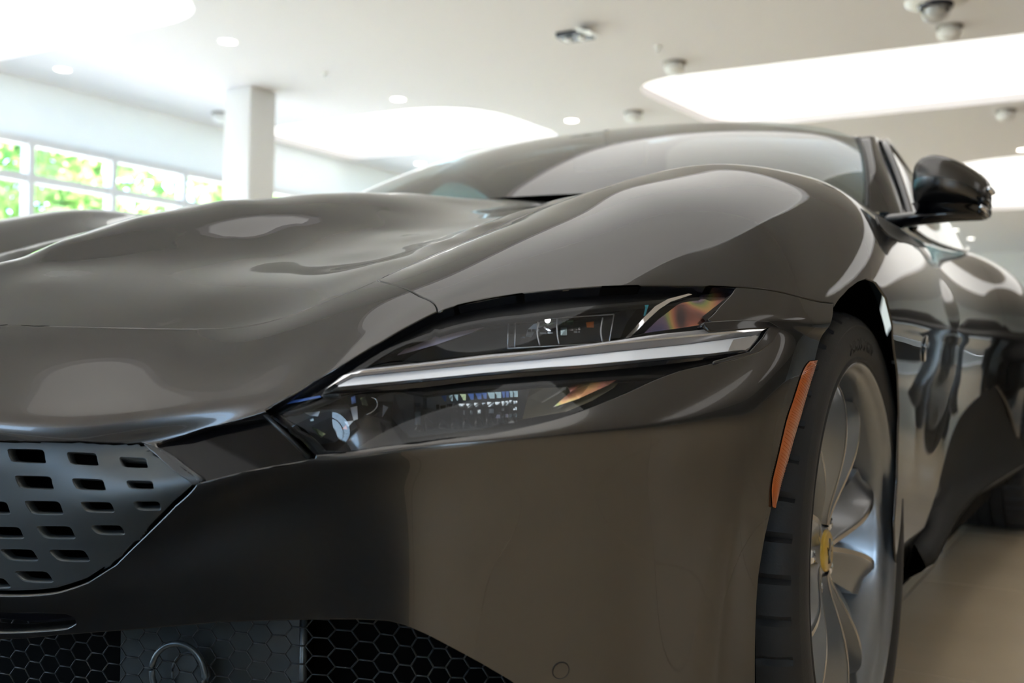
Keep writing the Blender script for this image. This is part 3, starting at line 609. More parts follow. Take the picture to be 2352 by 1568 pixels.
# ---- grille
random.seed(3)
SLP = [
[(1.0366, 4.2924), (1.1306, 4.2634), (1.2066, 4.2474), (1.2235, 4.2743), (1.233, 4.3688), (1.2487, 4.7771), (1.2537, 4.8829), (1.2447, 4.9451), (1.1528, 4.9377), (1.0765, 4.9205), (1.0555, 4.8676), (1.0364, 4.6376), (1.026, 4.4198), (1.0277, 4.3374)],
[(1.3876, 4.3198), (1.4847, 4.3301), (1.5582, 4.3517), (1.5791, 4.3946), (1.591, 4.5159), (1.6042, 4.9504), (1.6074, 5.0803), (1.5944, 5.1446), (1.503, 5.0732), (1.4309, 5.005), (1.4051, 4.928), (1.3848, 4.681), (1.3736, 4.4592), (1.376, 4.3667)],
[(1.7763, 4.6287), (1.875, 4.7489), (1.9487, 4.8644), (1.9686, 4.9426), (1.9759, 5.0931), (1.964, 5.4684), (1.9576, 5.5906), (1.9393, 5.6437), (1.8622, 5.5326), (1.7957, 5.4144), (1.7733, 5.3126), (1.7643, 5.0487), (1.7592, 4.7955), (1.7625, 4.6775)],
[(1.0935, 5.4666), (1.1886, 5.485), (1.2594, 5.5124), (1.2774, 5.5464), (1.287, 5.6329), (1.2902, 5.9716), (1.2898, 6.057), (1.2787, 6.1012), (1.1939, 6.0514), (1.1262, 6.0054), (1.106, 5.9528), (1.0912, 5.7545), (1.0825, 5.5695), (1.0845, 5.5011)],
[(1.4218, 5.6696), (1.5147, 5.7513), (1.579, 5.8217), (1.5953, 5.8695), (1.5981, 5.9652), (1.5792, 6.2408), (1.5725, 6.3261), (1.5581, 6.3638), (1.4855, 6.2762), (1.4292, 6.1957), (1.4114, 6.127), (1.4061, 5.9416), (1.4046, 5.7728), (1.4099, 5.7002)],
[(1.75, 6.0644), (1.8169, 6.1674), (1.8653, 6.2479), (1.8752, 6.2959), (1.8685, 6.384), (1.8458, 6.552), (1.8374, 6.6318), (1.8219, 6.6636), (1.7619, 6.5758), (1.7151, 6.4867), (1.7026, 6.4143), (1.7096, 6.2767), (1.7215, 6.1573), (1.7346, 6.0881)],
[(1.1382, 6.4131), (1.2242, 6.4591), (1.2765, 6.4981), (1.2934, 6.5319), (1.3026, 6.6047), (1.312, 6.8866), (1.314, 6.9519), (1.3056, 6.9839), (1.2282, 6.9312), (1.1761, 6.8868), (1.1554, 6.8393), (1.1376, 6.6642), (1.1271, 6.4975), (1.1296, 6.4398)],
[(1.4155, 6.623), (1.4924, 6.705), (1.5399, 6.7617), (1.5563, 6.8007), (1.5648, 6.8722), (1.5779, 7.0651), (1.5827, 7.1292), (1.5744, 7.1563), (1.4963, 7.0794), (1.4452, 7.0165), (1.4234, 6.9604), (1.4074, 6.8221), (1.401, 6.6979), (1.4054, 6.6436)],
[(1.6959, 6.92), (1.7703, 7.009), (1.8242, 7.0729), (1.8452, 7.1131), (1.8609, 7.182), (1.8888, 7.3302), (1.9028, 7.3949), (1.8953, 7.419), (1.8053, 7.3334), (1.7424, 7.2586), (1.714, 7.1979), (1.692, 7.0823), (1.6825, 6.9848), (1.6854, 6.9353)],
[(1.196, 7.2106), (1.2823, 7.2579), (1.3319, 7.2922), (1.3522, 7.3212), (1.3678, 7.3793), (1.4015, 7.5841), (1.4089, 7.6374), (1.4015, 7.6621), (1.3095, 7.6085), (1.2546, 7.5689), (1.2293, 7.5281), (1.203, 7.3967), (1.1869, 7.2751), (1.1881, 7.2303)],
[(1.4804, 7.3733), (1.5733, 7.4508), (1.6322, 7.503), (1.6583, 7.5387), (1.682, 7.6007), (1.7272, 7.7367), (1.7435, 7.7933), (1.7369, 7.8148), (1.6269, 7.7307), (1.56, 7.6692), (1.5271, 7.6177), (1.494, 7.5162), (1.4735, 7.4305), (1.4722, 7.3881)],
[(1.2876, 7.8171), (1.3996, 7.872), (1.4644, 7.9106), (1.4937, 7.9402), (1.5197, 7.994), (1.5779, 8.1535), (1.5919, 8.2027), (1.5833, 8.2229), (1.4488, 8.1506), (1.3764, 8.106), (1.3415, 8.0659), (1.3034, 7.9621), (1.2789, 7.8703), (1.2789, 7.8327)],
[(1.1073, 8.2305), (1.2108, 8.2463), (1.2641, 8.2623), (1.2916, 8.2828), (1.3135, 8.329), (1.3563, 8.4676), (1.365, 8.5161), (1.3546, 8.5406), (1.2377, 8.5073), (1.1799, 8.4851), (1.1479, 8.4541), (1.1155, 8.364), (1.0957, 8.2853), (1.0977, 8.2486)],
[(0.9151, 6.4106), (0.9833, 6.41), (1.0219, 6.418), (1.0382, 6.4414), (1.0484, 6.5076), (1.0621, 6.7594), (1.0643, 6.8261), (1.0565, 6.8639), (0.9947, 6.8525), (0.9565, 6.8349), (0.9369, 6.7976), (0.9187, 6.6445), (0.9067, 6.499), (0.9078, 6.4411)],
[(0.9539, 7.1853), (1.0352, 7.1884), (1.0836, 7.2002), (1.1006, 7.2209), (1.1121, 7.2749), (1.1299, 7.4553), (1.1329, 7.5092), (1.125, 7.5391), (1.0458, 7.5244), (0.9941, 7.5094), (0.9733, 7.479), (0.9549, 7.3649), (0.9439, 7.2575), (0.9461, 7.2102)],
[(1.0268, 7.7473), (1.1125, 7.7561), (1.1562, 7.7682), (1.1772, 7.7874), (1.1928, 7.8345), (1.2212, 7.9823), (1.226, 8.0292), (1.2172, 8.0543), (1.1281, 8.0351), (1.0813, 8.0184), (1.0558, 7.9902), (1.0312, 7.8954), (1.016, 7.808), (1.0182, 7.7679)],
[(0.8883, 8.35), (0.9718, 8.3874), (1.0097, 8.3849), (1.0321, 8.396), (1.0476, 8.437), (1.0736, 8.5515), (1.0769, 8.6015), (1.0669, 8.6333), (0.9804, 8.6437), (0.9417, 8.6391), (0.9156, 8.6166), (0.8902, 8.539), (0.8747, 8.4706), (0.8777, 8.4304)]]
GIN = [tuple(p) for p in GR_POLY]
gp = panel('grille', BODY, GIN, SLP, GRILLE, car, step=.05, inset=.004, ret=.010, off=-.004, hinset=.0002)
panel('grille', BODY, [(0.01, 4.05)]+GIN[1:-1]+[(0.01, 8.85)], [s for s in SLP if min(p[0] for p in s) > .05], GRILLE, car, step=.08, inset=.004, ret=.01, off=-.004, hinset=.0002, mirror=True)
gb = MB(); cc, rr = np.meshgrid(np.linspace(0, 2.5, 20), np.linspace(3.6, 9.4, 16), indexing='ij')
G = BODY.off(cc.ravel(), rr.ravel(), -.055).reshape(20, 16, 3); gb.grid(G); gb.build('grille_backing', DEEP, gp)
# narrow bright lip framing each opening of the grille
for s in SLP:
    n = len(s); pts = [BODY.off([p[0]], [p[1]], -.0046)[0] for p in dense(s, .03)]
    MB().tube(pts, .0007, 5, closed=True).build('slot_lip', GRILLE, gp)
# grille corner trim
cp = [(1.9808, 4.1193), (2.054, 4.2887), (2.119, 4.6977), (2.1922, 5.3722), (2.22, 6.0249), (2.204, 6.7389), (2.1649, 6.8422), (2.1137, 6.7907), (2.1023, 6.2689), (2.1119, 5.7122), (2.0593, 4.836)]
panel('grille_corner_trim', BODY, cp, [], SATINB, car, step=.05, inset=.0005, ret=.008, off=.0)
# gloss black panel between grille and lamp
ta = spline([(0.4779, -0.8258, 0.5261), (0.5073, -0.8115, 0.5363), (0.5451, -0.7991, 0.5481), (0.5816, -0.7884, 0.5598)], 6); tb = spline([(0.5477, -0.8322, 0.493), (0.5757, -0.8166, 0.5014), (0.609, -0.802, 0.5088), (0.6432, -0.7879, 0.517)], 6)
MB().grid(np.array([ta, ta*.5+tb*.5+[0, .001, 0], tb])).build('gloss_black_infill', INFILL, car)
MB().tube([(0.5927, -0.7991, 0.5568), (0.6238, -0.802, 0.5391), (0.6474, -0.7983, 0.5208)], .0022, 6).build('lamp_seal', RUBSEAL, car)
# lower slot
lb = MB(); cc, rr = np.meshgrid(np.linspace(0, 1.9, 14), np.linspace(9.2, 9.93, 6), indexing='ij')
lb.grid(BODY.off(cc.ravel(), rr.ravel(), -.03).reshape(14, 6, 3)); lb.build('chin_slot', GBLACK, car)
# parking sensor
def ring_on(S, c, r, rad, off, n=28):
    p = S.ev(c, r)[0]; N = S.nrm(c, r)[0]; a = np.cross(N, [0, 0, 1.]); a /= np.linalg.norm(a); b = np.cross(N, a)
    return [p+N*off+rad*(math.cos(2*math.pi*k/n)*a+math.sin(2*math.pi*k/n)*b) for k in range(n)], p, N, a, b
ps = [(6.9534, 10.1479)][0]
pts, p, N, a, b = ring_on(BODY, *ps, .0078, -.0002)
MB().tube(pts, .0006, 6, closed=True).build('parking_sensor_ring', RUBSEAL, car)
pts, p, N, a, b = ring_on(BODY, *ps, .0072, .0006)
s_ = MB(); s_.add([p+N*.0012]+pts, [(0, (k+1) % 28+1, k+1) for k in range(28)]); s_.build('parking_sensor', PAINT, car)
# ---- lower intake: hexagonal mesh, backing, camera ring
cs = np.linspace(0, 7.2, 500); base = BODY.ev(cs, np.full(500, 10.)); L = np.concatenate([[0], np.cumsum(np.linalg.norm(np.diff(base[:, :2], axis=0), axis=1))])
def plan(s, z, off):
    c = np.interp(s, L, cs); r = np.interp(-z, [-.50, -.44, -.35, -.335, -.20], [8, 9, 9.8, 10, 11])
    p = BODY.ev(c, 10.)[0]; n = BODY.nrm(c, 9.9)[0]; n[2] = 0; n /= np.linalg.norm(n); q = p+n*off; q[2] = z; return q
hx = MB(); a_ = .0118; segs = set()
def key(s, z): return (round(s, 5), round(z, 5))
for i in range(-1, 42):
    for j in range(0, 18):
        s0 = i*1.5*a_*1.16; z0 = .20+j*math.sqrt(3)*a_*.86+(i % 2)*math.sqrt(3)/2*a_*.86
        P6 = [(s0+a_*1.16*math.cos(math.pi/3*k), z0+a_*.86*math.sin(math.pi/3*k)) for k in range(6)]
        for k in range(6):
            A, B = key(*P6[k]), key(*P6[(k+1) % 6]); segs.add((A, B) if A < B else (B, A))
for A, B in segs:
    if max(A[0], B[0]) < L[-1] and min(A[0], B[0]) > 0:
        hx.tube([plan(A[0], A[1], -.045+.0), plan(B[0], B[1], -.045)], .0008, 4)
o = hx.build('intake_mesh', MESHM, car); o['kind'] = 'stuff'
bp_ = MB(); G = np.array([[plan(s, z, -.13) for z in np.linspace(.18, .42, 4)] for s in np.linspace(0, L[-1]-.01, 30)]); bp_.grid(G)
bp_.build('intake_backing', DEEP, car)
# grey plate and ring behind the mesh
cpx = (0.5072, -0.8171, 0.3118)
def s_of(x): return float(np.interp(x, base[:, 0], L))
sp0, sp1 = s_of(.385), s_of(.595)
G = np.array([[plan(s, z, -.075-.02*abs(t-.35)) for z in np.linspace(.20, .385, 5)] for t, s in zip(np.linspace(0, 1, 12), np.linspace(sp0, sp1, 12))])
MB().grid(G).build('sensor_plate', mat('dark_grey_plate', (.035, .043, .046), .4), car)
sc = s_of(cpx[0])-.030; zc = cpx[2]-.016
rc = [plan(sc+.030*math.cos(q), zc+.030*math.sin(q), -.040) for q in np.linspace(0, 2*math.pi, 40, endpoint=False)]
MB().tube(rc, .0030, 8, closed=True).build('sensor_ring', mat('satin_ring', (.10, .12, .13), .3, .6), car)
rc = [plan(sc+.008+.021*math.cos(q), zc-.002+.021*math.sin(q), -.050) for q in np.linspace(0, 2*math.pi, 32, endpoint=False)]
MB().add(rc, [tuple(range(32))]).tube(rc, .0015, 6, closed=True).build('sensor_lens', mat('sensor_face', (.045, .055, .06), .35), car)
sb = s_of(.603)
MB().tube([plan(sb, .20, -.05), plan(sb, .385, -.05)], .004, 8).build('intake_bar', GRILLE, car)

# ------------------------------------------------------------------ headlamp
hl_wall = MB(); cw = np.array(dense(HL_POLY, .06))
hl_wall.grid(np.stack([BODY.off(cw[:, 0], cw[:, 1], d) for d in (-.001, -.03, -.06)], 0)[:, list(range(len(cw)))+[0]])
lamp = hl_wall.build('headlamp', LAMPDARK, car)
panel('lamp_bucket', BODY, HL_POLY, [], LAMPDARK, lamp, step=.09, inset=-.001, ret=0, off=-.06)
FR_IN = [(3.0119, 3.9594), (3.2201, 3.771), (3.6258, 3.6487), (4.1045, 4.0533), (4.4328, 4.1462), (4.725, 4.2686), (4.9336, 4.301), (4.979, 4.2513), (5.0324, 4.3143), (5.4851, 4.3042), (6.013, 4.2856), (6.5411, 4.2325), (7.2124, 4.1752), (7.7086, 4.1161), (8.0006, 4.0863), (8.4418, 4.0597)]
LENS_POLY = FR_IN + [(8.2686, 4.3112), (8.1311, 4.6255), (7.5593, 4.7406), (7.2348, 4.8547), (6.2676, 5.0165), (5.5625, 4.9931), (5.0725, 4.9436), (3.9897, 4.1887), (3.6012, 4.3021), (3.405, 4.268), (3.0119, 3.9594)]
LENS_LOW = [(3.0116, 3.9827), (3.4049, 4.2882), (3.6279, 4.5164), (5.0343, 5.3596), (6.3714, 5.4114), (7.074, 5.4997), (7.6142, 5.6272), (7.9835, 5.7783), (7.7423, 5.8359), (7.4436, 5.996), (7.0333, 6.1414), (6.5669, 6.3001), (5.933, 6.5219), (5.1072, 6.6918), (4.3043, 6.3677), (3.6227, 6.1075), (3.2196, 5.2833)]
panel('lamp_surround', BODY, HL_POLY, [LENS_POLY, LENS_LOW], FRIT, lamp, step=.06, inset=-.0015, hinset=0, ret=.006, off=-.011)
panel('lamp_lens', BODY, LENS_POLY, [], LENS, lamp, step=.06, inset=.0, ret=0, off=-.0075)
panel('lamp_lens', BODY, LENS_LOW, [], LENS, lamp, step=.06, inset=.0, ret=0, off=-.0075)
# light bar
L1 = [[(0.6529, -0.7892, 0.5794), (0.6637, -0.7781, 0.5924), (0.6748, -0.767, 0.5988), (0.6861, -0.7557, 0.6007), (0.6969, -0.7436, 0.6025), (0.7079, -0.7316, 0.6044), (0.7196, -0.7201, 0.6064), (0.7318, -0.7093, 0.6086), (0.7445, -0.6989, 0.611), (0.7576, -0.6891, 0.6132), (0.7712, -0.6798, 0.6149), (0.785, -0.6709, 0.6165), (0.7989, -0.6622, 0.6182), (0.8125, -0.6528, 0.6206), (0.8255, -0.6423, 0.6229), (0.8378, -0.6301, 0.6253), (0.8493, -0.6159, 0.6278), (0.86, -0.5994, 0.6306), (0.8703, -0.5811, 0.6336), (0.8805, -0.5617, 0.6362), (0.8907, -0.5414, 0.6385), (0.9011, -0.5203, 0.641), (0.9117, -0.4984, 0.6435), (0.9224, -0.4753, 0.6458), (0.9331, -0.4504, 0.6477), (0.9433, -0.4223, 0.6497)],
      [(0.6583, -0.7908, 0.5812), (0.6687, -0.7797, 0.5931), (0.6799, -0.7693, 0.5973), (0.6907, -0.758, 0.5991), (0.7013, -0.7462, 0.6009), (0.7121, -0.7345, 0.6028), (0.7236, -0.7234, 0.6046), (0.7356, -0.7129, 0.6067), (0.7481, -0.7029, 0.6089), (0.7609, -0.6934, 0.6109), (0.7741, -0.6843, 0.6127), (0.7876, -0.6755, 0.6144), (0.8011, -0.6669, 0.6162), (0.8143, -0.6577, 0.6185), (0.8271, -0.6475, 0.6209), (0.8391, -0.6358, 0.6233), (0.8504, -0.622, 0.6258), (0.8611, -0.6066, 0.6277), (0.8714, -0.5894, 0.6297), (0.8815, -0.5709, 0.6317), (0.8915, -0.5513, 0.6338), (0.9016, -0.5308, 0.636), (0.9118, -0.5094, 0.6382), (0.9221, -0.4866, 0.6405), (0.9322, -0.462, 0.643), (0.9421, -0.4347, 0.6457)],
      [(0.6637, -0.7868, 0.5855), (0.6739, -0.7761, 0.5941), (0.6849, -0.766, 0.596), (0.6951, -0.7547, 0.5978), (0.7053, -0.7431, 0.5997), (0.716, -0.732, 0.6016), (0.7273, -0.7214, 0.6036), (0.739, -0.7114, 0.6057), (0.7511, -0.7017, 0.6078), (0.7637, -0.6926, 0.6096), (0.7765, -0.6838, 0.6113), (0.7895, -0.6754, 0.613), (0.8026, -0.6671, 0.6148), (0.8154, -0.6581, 0.6171), (0.8277, -0.6482, 0.6194), (0.8394, -0.6368, 0.6217), (0.8504, -0.6236, 0.6241), (0.8608, -0.6087, 0.6259), (0.8708, -0.5923, 0.6278), (0.8806, -0.5746, 0.6298), (0.8903, -0.5557, 0.6318), (0.9, -0.5361, 0.6338), (0.9099, -0.5155, 0.6357), (0.9198, -0.4938, 0.6377), (0.9296, -0.4704, 0.6399), (0.9392, -0.4446, 0.6423)],
      [(0.6649, -0.7836, 0.5847), (0.6748, -0.773, 0.5921), (0.6853, -0.7627, 0.594), (0.6953, -0.7517, 0.5956), (0.7054, -0.7407, 0.5972), (0.716, -0.73, 0.5988), (0.7272, -0.7199, 0.6005), (0.7388, -0.7103, 0.6022), (0.7508, -0.7011, 0.604), (0.7631, -0.6923, 0.6055), (0.7756, -0.6838, 0.607), (0.7884, -0.6757, 0.6084), (0.8013, -0.6678, 0.6099), (0.8139, -0.6594, 0.6117), (0.8262, -0.6501, 0.6135), (0.8378, -0.6396, 0.6153), (0.8487, -0.6273, 0.6172), (0.859, -0.6133, 0.6191), (0.8689, -0.5978, 0.621), (0.8785, -0.5809, 0.6229), (0.888, -0.5629, 0.6248), (0.8974, -0.5439, 0.6269), (0.9067, -0.5236, 0.6295), (0.9161, -0.5023, 0.6321), (0.9255, -0.4795, 0.6347), (0.9349, -0.455, 0.6371)]]
L2 = [[(0.6648, -0.7823, 0.585), (0.6746, -0.772, 0.592), (0.685, -0.7619, 0.5936), (0.6948, -0.751, 0.5952), (0.7049, -0.7401, 0.5968), (0.7153, -0.7296, 0.5984), (0.7263, -0.7197, 0.6), (0.7377, -0.7102, 0.6017), (0.7495, -0.7011, 0.6034), (0.7616, -0.6924, 0.605), (0.7739, -0.684, 0.6064), (0.7865, -0.676, 0.6078), (0.7992, -0.6682, 0.6093), (0.8117, -0.66, 0.611), (0.8238, -0.6511, 0.6128), (0.8354, -0.6409, 0.6146), (0.8463, -0.6292, 0.6164), (0.8566, -0.6158, 0.6183), (0.8664, -0.6008, 0.6201), (0.8759, -0.5845, 0.622), (0.8852, -0.5671, 0.6239), (0.8945, -0.5486, 0.6259), (0.9038, -0.529, 0.6283), (0.913, -0.5083, 0.6308), (0.9223, -0.4863, 0.6335), (0.9315, -0.4627, 0.6361)],
      [(0.6687, -0.788, 0.5834), (0.6799, -0.7798, 0.5849), (0.6899, -0.77, 0.5863), (0.6996, -0.7597, 0.5877), (0.7094, -0.7493, 0.5892), (0.7196, -0.7393, 0.5907), (0.7303, -0.7297, 0.5922), (0.7414, -0.7206, 0.5938), (0.7527, -0.7118, 0.5954), (0.7644, -0.7033, 0.5971), (0.7762, -0.6951, 0.5986), (0.7883, -0.6872, 0.6002), (0.8006, -0.6796, 0.6018), (0.8129, -0.672, 0.6032), (0.825, -0.6641, 0.6043), (0.8366, -0.6552, 0.6054), (0.8476, -0.6447, 0.6068), (0.8578, -0.6326, 0.6084), (0.8676, -0.619, 0.6099), (0.877, -0.6041, 0.6115), (0.8862, -0.5881, 0.613), (0.8953, -0.571, 0.6145), (0.9043, -0.5528, 0.6161), (0.9133, -0.5336, 0.6176), (0.9221, -0.5127, 0.6197), (0.9307, -0.4901, 0.6221)]]
L3 = [[(0.6688, -0.7881, 0.583), (0.6801, -0.7799, 0.5845), (0.6901, -0.77, 0.586), (0.6998, -0.7596, 0.5874), (0.7097, -0.7492, 0.5888), (0.72, -0.7392, 0.5903), (0.7308, -0.7296, 0.5918), (0.7419, -0.7204, 0.5935), (0.7534, -0.7116, 0.5951), (0.7651, -0.703, 0.5967), (0.777, -0.6948, 0.5983), (0.7892, -0.6869, 0.5999), (0.8015, -0.6793, 0.6015), (0.8139, -0.6717, 0.6028), (0.826, -0.6637, 0.604), (0.8377, -0.6546, 0.6051), (0.8486, -0.644, 0.6066), (0.8588, -0.6316, 0.6081), (0.8686, -0.6179, 0.6097), (0.8781, -0.6028, 0.6112), (0.8873, -0.5866, 0.6128), (0.8965, -0.5693, 0.6143), (0.9055, -0.5509, 0.6158), (0.9145, -0.5314, 0.6174), (0.9233, -0.5101, 0.6196), (0.932, -0.4871, 0.6222)],
      [(0.6615, -0.7887, 0.5793), (0.6738, -0.7811, 0.5811), (0.6845, -0.7714, 0.5827), (0.6946, -0.7608, 0.5844), (0.7047, -0.7501, 0.586), (0.7152, -0.7397, 0.5877), (0.7262, -0.7297, 0.5894), (0.7376, -0.7202, 0.591), (0.7493, -0.711, 0.5927), (0.7613, -0.7022, 0.5944), (0.7736, -0.6938, 0.5959), (0.7862, -0.6857, 0.5975), (0.799, -0.6779, 0.599), (0.8117, -0.6702, 0.6004), (0.8243, -0.662, 0.6015), (0.8363, -0.6528, 0.6026), (0.8477, -0.6421, 0.6038), (0.8582, -0.6293, 0.6055), (0.8682, -0.615, 0.6074), (0.8779, -0.5993, 0.6092), (0.8874, -0.5825, 0.6109), (0.8968, -0.5646, 0.6124), (0.9062, -0.5456, 0.614), (0.9154, -0.5252, 0.6156), (0.9243, -0.5028, 0.6182), (0.9332, -0.4785, 0.621)]]
L4 = [[(0.6637, -0.7901, 0.5791), (0.6758, -0.7823, 0.5808), (0.6864, -0.7726, 0.5825), (0.6965, -0.762, 0.5841), (0.7066, -0.7513, 0.5857), (0.7171, -0.7409, 0.5874), (0.728, -0.731, 0.5891), (0.7394, -0.7215, 0.5908), (0.7512, -0.7124, 0.5925), (0.7632, -0.7036, 0.5942), (0.7755, -0.6952, 0.5957), (0.788, -0.6872, 0.5972), (0.8007, -0.6795, 0.5987), (0.8135, -0.6717, 0.6001), (0.826, -0.6635, 0.6012), (0.838, -0.6543, 0.6023), (0.8493, -0.6435, 0.6035), (0.8597, -0.6307, 0.6053), (0.8697, -0.6163, 0.6071), (0.8793, -0.6006, 0.6089), (0.8888, -0.5838, 0.6106), (0.8982, -0.5659, 0.6121), (0.9075, -0.5468, 0.6137), (0.9167, -0.5264, 0.6153), (0.9256, -0.5038, 0.6178), (0.9344, -0.4795, 0.6205)],
      [(0.6534, -0.7919, 0.5757), (0.6676, -0.7856, 0.5772), (0.6794, -0.7766, 0.5785), (0.6902, -0.7661, 0.5797), (0.7008, -0.7553, 0.5809), (0.7117, -0.7447, 0.5822), (0.7232, -0.7345, 0.5835), (0.7348, -0.7245, 0.5856), (0.7468, -0.7149, 0.5878), (0.759, -0.7055, 0.59), (0.7717, -0.6967, 0.5916), (0.7847, -0.6884, 0.5931), (0.798, -0.6805, 0.5946), (0.8112, -0.6726, 0.596), (0.8242, -0.6641, 0.5974), (0.8366, -0.6546, 0.5988), (0.8484, -0.6435, 0.6002), (0.8593, -0.6305, 0.6018), (0.8698, -0.6159, 0.6035), (0.8799, -0.5999, 0.6051), (0.8896, -0.5823, 0.607), (0.8992, -0.5632, 0.6092), (0.9086, -0.5427, 0.6113), (0.9179, -0.5208, 0.6136), (0.9272, -0.4971, 0.6162), (0.9363, -0.4713, 0.6189)]]
bar = MB(); bar.grid(np.array([L1[0], L1[1], L1[2], L1[3]]), True).build('light_bar', DRLGREY, lamp)
MB().grid(np.array([L1[1], L1[2]])+np.array([0, -.0004, .0002]), True).build('chrome_strip', CHROME, lamp)
MB().grid(np.array(L2), True).build('light_guide', DRL, lamp)
MB().grid(np.array(L3), True).build('chrome_strip', SATIN, lamp)
MB().grid(np.array(L4), True).build('light_bar_base', GBLACK, lamp)
# rounded nose and tail of the bar, black tail surround
tp = panel('light_bar_surround', BODY, [(8.1085, 4.7124), (8.5215, 4.723), (8.8812, 4.7729), (9.0591, 5.0049), (8.9919, 5.3757), (8.8365, 5.5872), (8.6268, 5.695), (8.3532, 5.7657), (8.346, 5.727), (8.6173, 5.6466), (8.7264, 5.6102), (8.8467, 5.2791), (8.9044, 4.971), (8.4833, 4.965), (8.1935, 4.9355)], [], GBLACK, lamp, step=.05, inset=0, ret=.012, off=.002)
panel('light_bar_tail', BODY, [(8.4843, 4.9785), (8.8896, 4.9397), (8.8482, 5.2905), (8.7283, 5.6199), (8.565, 5.6354)], [], DRLGREY, lamp, step=.05, inset=0, ret=.006, off=-.006)
MB().grid(np.array([[(0.9248, -0.5091, 0.6206), (0.9251, -0.495, 0.6319), (0.9373, -0.4612, 0.637)], [(0.9343, -0.4848, 0.6222), (0.9362, -0.4769, 0.6249), (0.9389, -0.4578, 0.6362)]])).build('tail_prism', SATIN, lamp)
panel('light_bar_nose', BODY, [(3.6118, 4.3913), (3.6564, 4.2929), (3.7982, 4.2051), (3.9557, 4.2188), (4.0642, 4.3569), (3.9984, 4.3897), (3.8354, 4.4542), (3.761, 4.5659), (3.8504, 4.6763), (3.8558, 4.744)], [], SATINB, lamp, step=.05, inset=0, ret=.005, off=-.004)
# upper bezel panes; the lilac one is a painted lens reflection
def plate(name, pts, m, parent=None, thick=.002):
    pts = [np.array(p) for p in pts]; c = sum(pts)/len(pts)
    d = c-CAM; d /= np.linalg.norm(d); n = len(pts); ax = np.cross(d, [0, 0, 1.]); ax /= np.linalg.norm(ax); ay = np.cross(d, ax)
    q = [Vector((float((p-c) @ ax), float((p-c) @ ay))) for p in pts]
    r = delaunay_2d_cdt(q, [(i, (i+1) % n) for i in range(n)], [], 0, 1e-7)
    src = [o[0] if len(o) else 0 for o in r[3]]; Q = [tuple(v) for v in q]; fs = []
    for f in r[2]:
        g = [src[i] for i in f]; m0 = np.mean([Q[i] for i in g], 0)
        if inpoly(np.array([m0[0]]), np.array([m0[1]]), Q)[0]: fs.append(tuple(g))
    return MB().add(pts+[p+d*thick for p in pts], fs+[(i, i+n, (i+1) % n+n, (i+1) % n) for i in range(n)]).build(name, m, parent or lamp, smooth=False)
plate('lamp_inner_plate', [(0.6505, -0.7527, 0.5979), (0.6536, -0.7449, 0.6051), (0.6676, -0.7201, 0.6207), (0.6817, -0.698, 0.6306), (0.6935, -0.6789, 0.6398), (0.7244, -0.649, 0.6504), (0.7625, -0.623, 0.6576), (0.7448, -0.6421, 0.6465), (0.722, -0.6601, 0.6334), (0.6994, -0.6853, 0.6216), (0.6837, -0.705, 0.6142), (0.6684, -0.7246, 0.6082), (0.6557, -0.7405, 0.6019)], LILAC)
plate('lamp_inner_plate', [(0.7524, -0.6057, 0.6584), (0.8269, -0.5333, 0.6716), (0.8429, -0.5043, 0.6756), (0.8378, -0.5296, 0.6633), (0.8355, -0.5513, 0.6473), (0.8353, -0.5655, 0.632), (0.7971, -0.6066, 0.6246), (0.6959, -0.6799, 0.6079), (0.6613, -0.7154, 0.6019), (0.6468, -0.7295, 0.6), (0.6911, -0.6734, 0.6208), (0.7141, -0.6481, 0.6328), (0.7347, -0.6256, 0.6462)], LAMPGREY)
plate('lamp_inner_plate', [(0.8548, -0.5709, 0.6291), (0.8643, -0.5429, 0.6497), (0.8727, -0.5122, 0.6661), (0.8823, -0.4844, 0.6762), (0.9085, -0.4427, 0.6845), (0.9044, -0.4747, 0.6676), (0.8985, -0.4995, 0.6512), (0.8927, -0.5107, 0.6422), (0.8812, -0.5278, 0.6374)], IRID)
plate('lamp_inner_plate', [(0.9025, -0.5066, 0.6479), (0.8973, -0.5089, 0.6539), (0.9057, -0.4719, 0.6721), (0.9107, -0.4466, 0.6833), (0.9121, -0.4506, 0.6794), (0.9089, -0.4757, 0.6657), (0.9053, -0.4984, 0.6512)], GBLACK)
plate('lamp_inner_plate', [(0.7975, -0.6879, 0.5566), (0.7869, -0.6609, 0.5748), (0.7851, -0.6478, 0.5922), (0.8131, -0.6358, 0.5953), (0.8382, -0.6211, 0.5974), (0.8594, -0.6057, 0.597), (0.8583, -0.6276, 0.5853), (0.8489, -0.6527, 0.5738), (0.8342, -0.6746, 0.5643)], OLIVE)
plate('lamp_inner_plate', [(0.8168, -0.6512, 0.5956), (0.8435, -0.6319, 0.5976), (0.8632, -0.614, 0.5972), (0.8554, -0.6352, 0.5873), (0.84, -0.6611, 0.5757), (0.8236, -0.6794, 0.5679), (0.8298, -0.6585, 0.5811)], IRID)
fin = [[(0.8535, -0.5998, 0.6286), (0.8582, -0.586, 0.6396), (0.8618, -0.569, 0.6518), (0.865, -0.5504, 0.6631), (0.8699, -0.5295, 0.6713), (0.8812, -0.5035, 0.6778)], [(0.8557, -0.593, 0.6296), (0.86, -0.5809, 0.6389), (0.8646, -0.5649, 0.6503), (0.8677, -0.547, 0.6602), (0.8721, -0.5292, 0.6683), (0.883, -0.4987, 0.6772)]]
MB().grid(np.array(fin)).build('chrome_fin', CHROMEP, lamp)
MB().grid(np.array([[(0.8499, -0.5488, 0.668), (0.851, -0.5471, 0.668), (0.8546, -0.5507, 0.6619), (0.8564, -0.5588, 0.6534)], [(0.8532, -0.5435, 0.6682), (0.8566, -0.5385, 0.668), (0.8557, -0.5449, 0.6647), (0.8575, -0.557, 0.6535)]])).build('chrome_fin', TEAL, lamp)
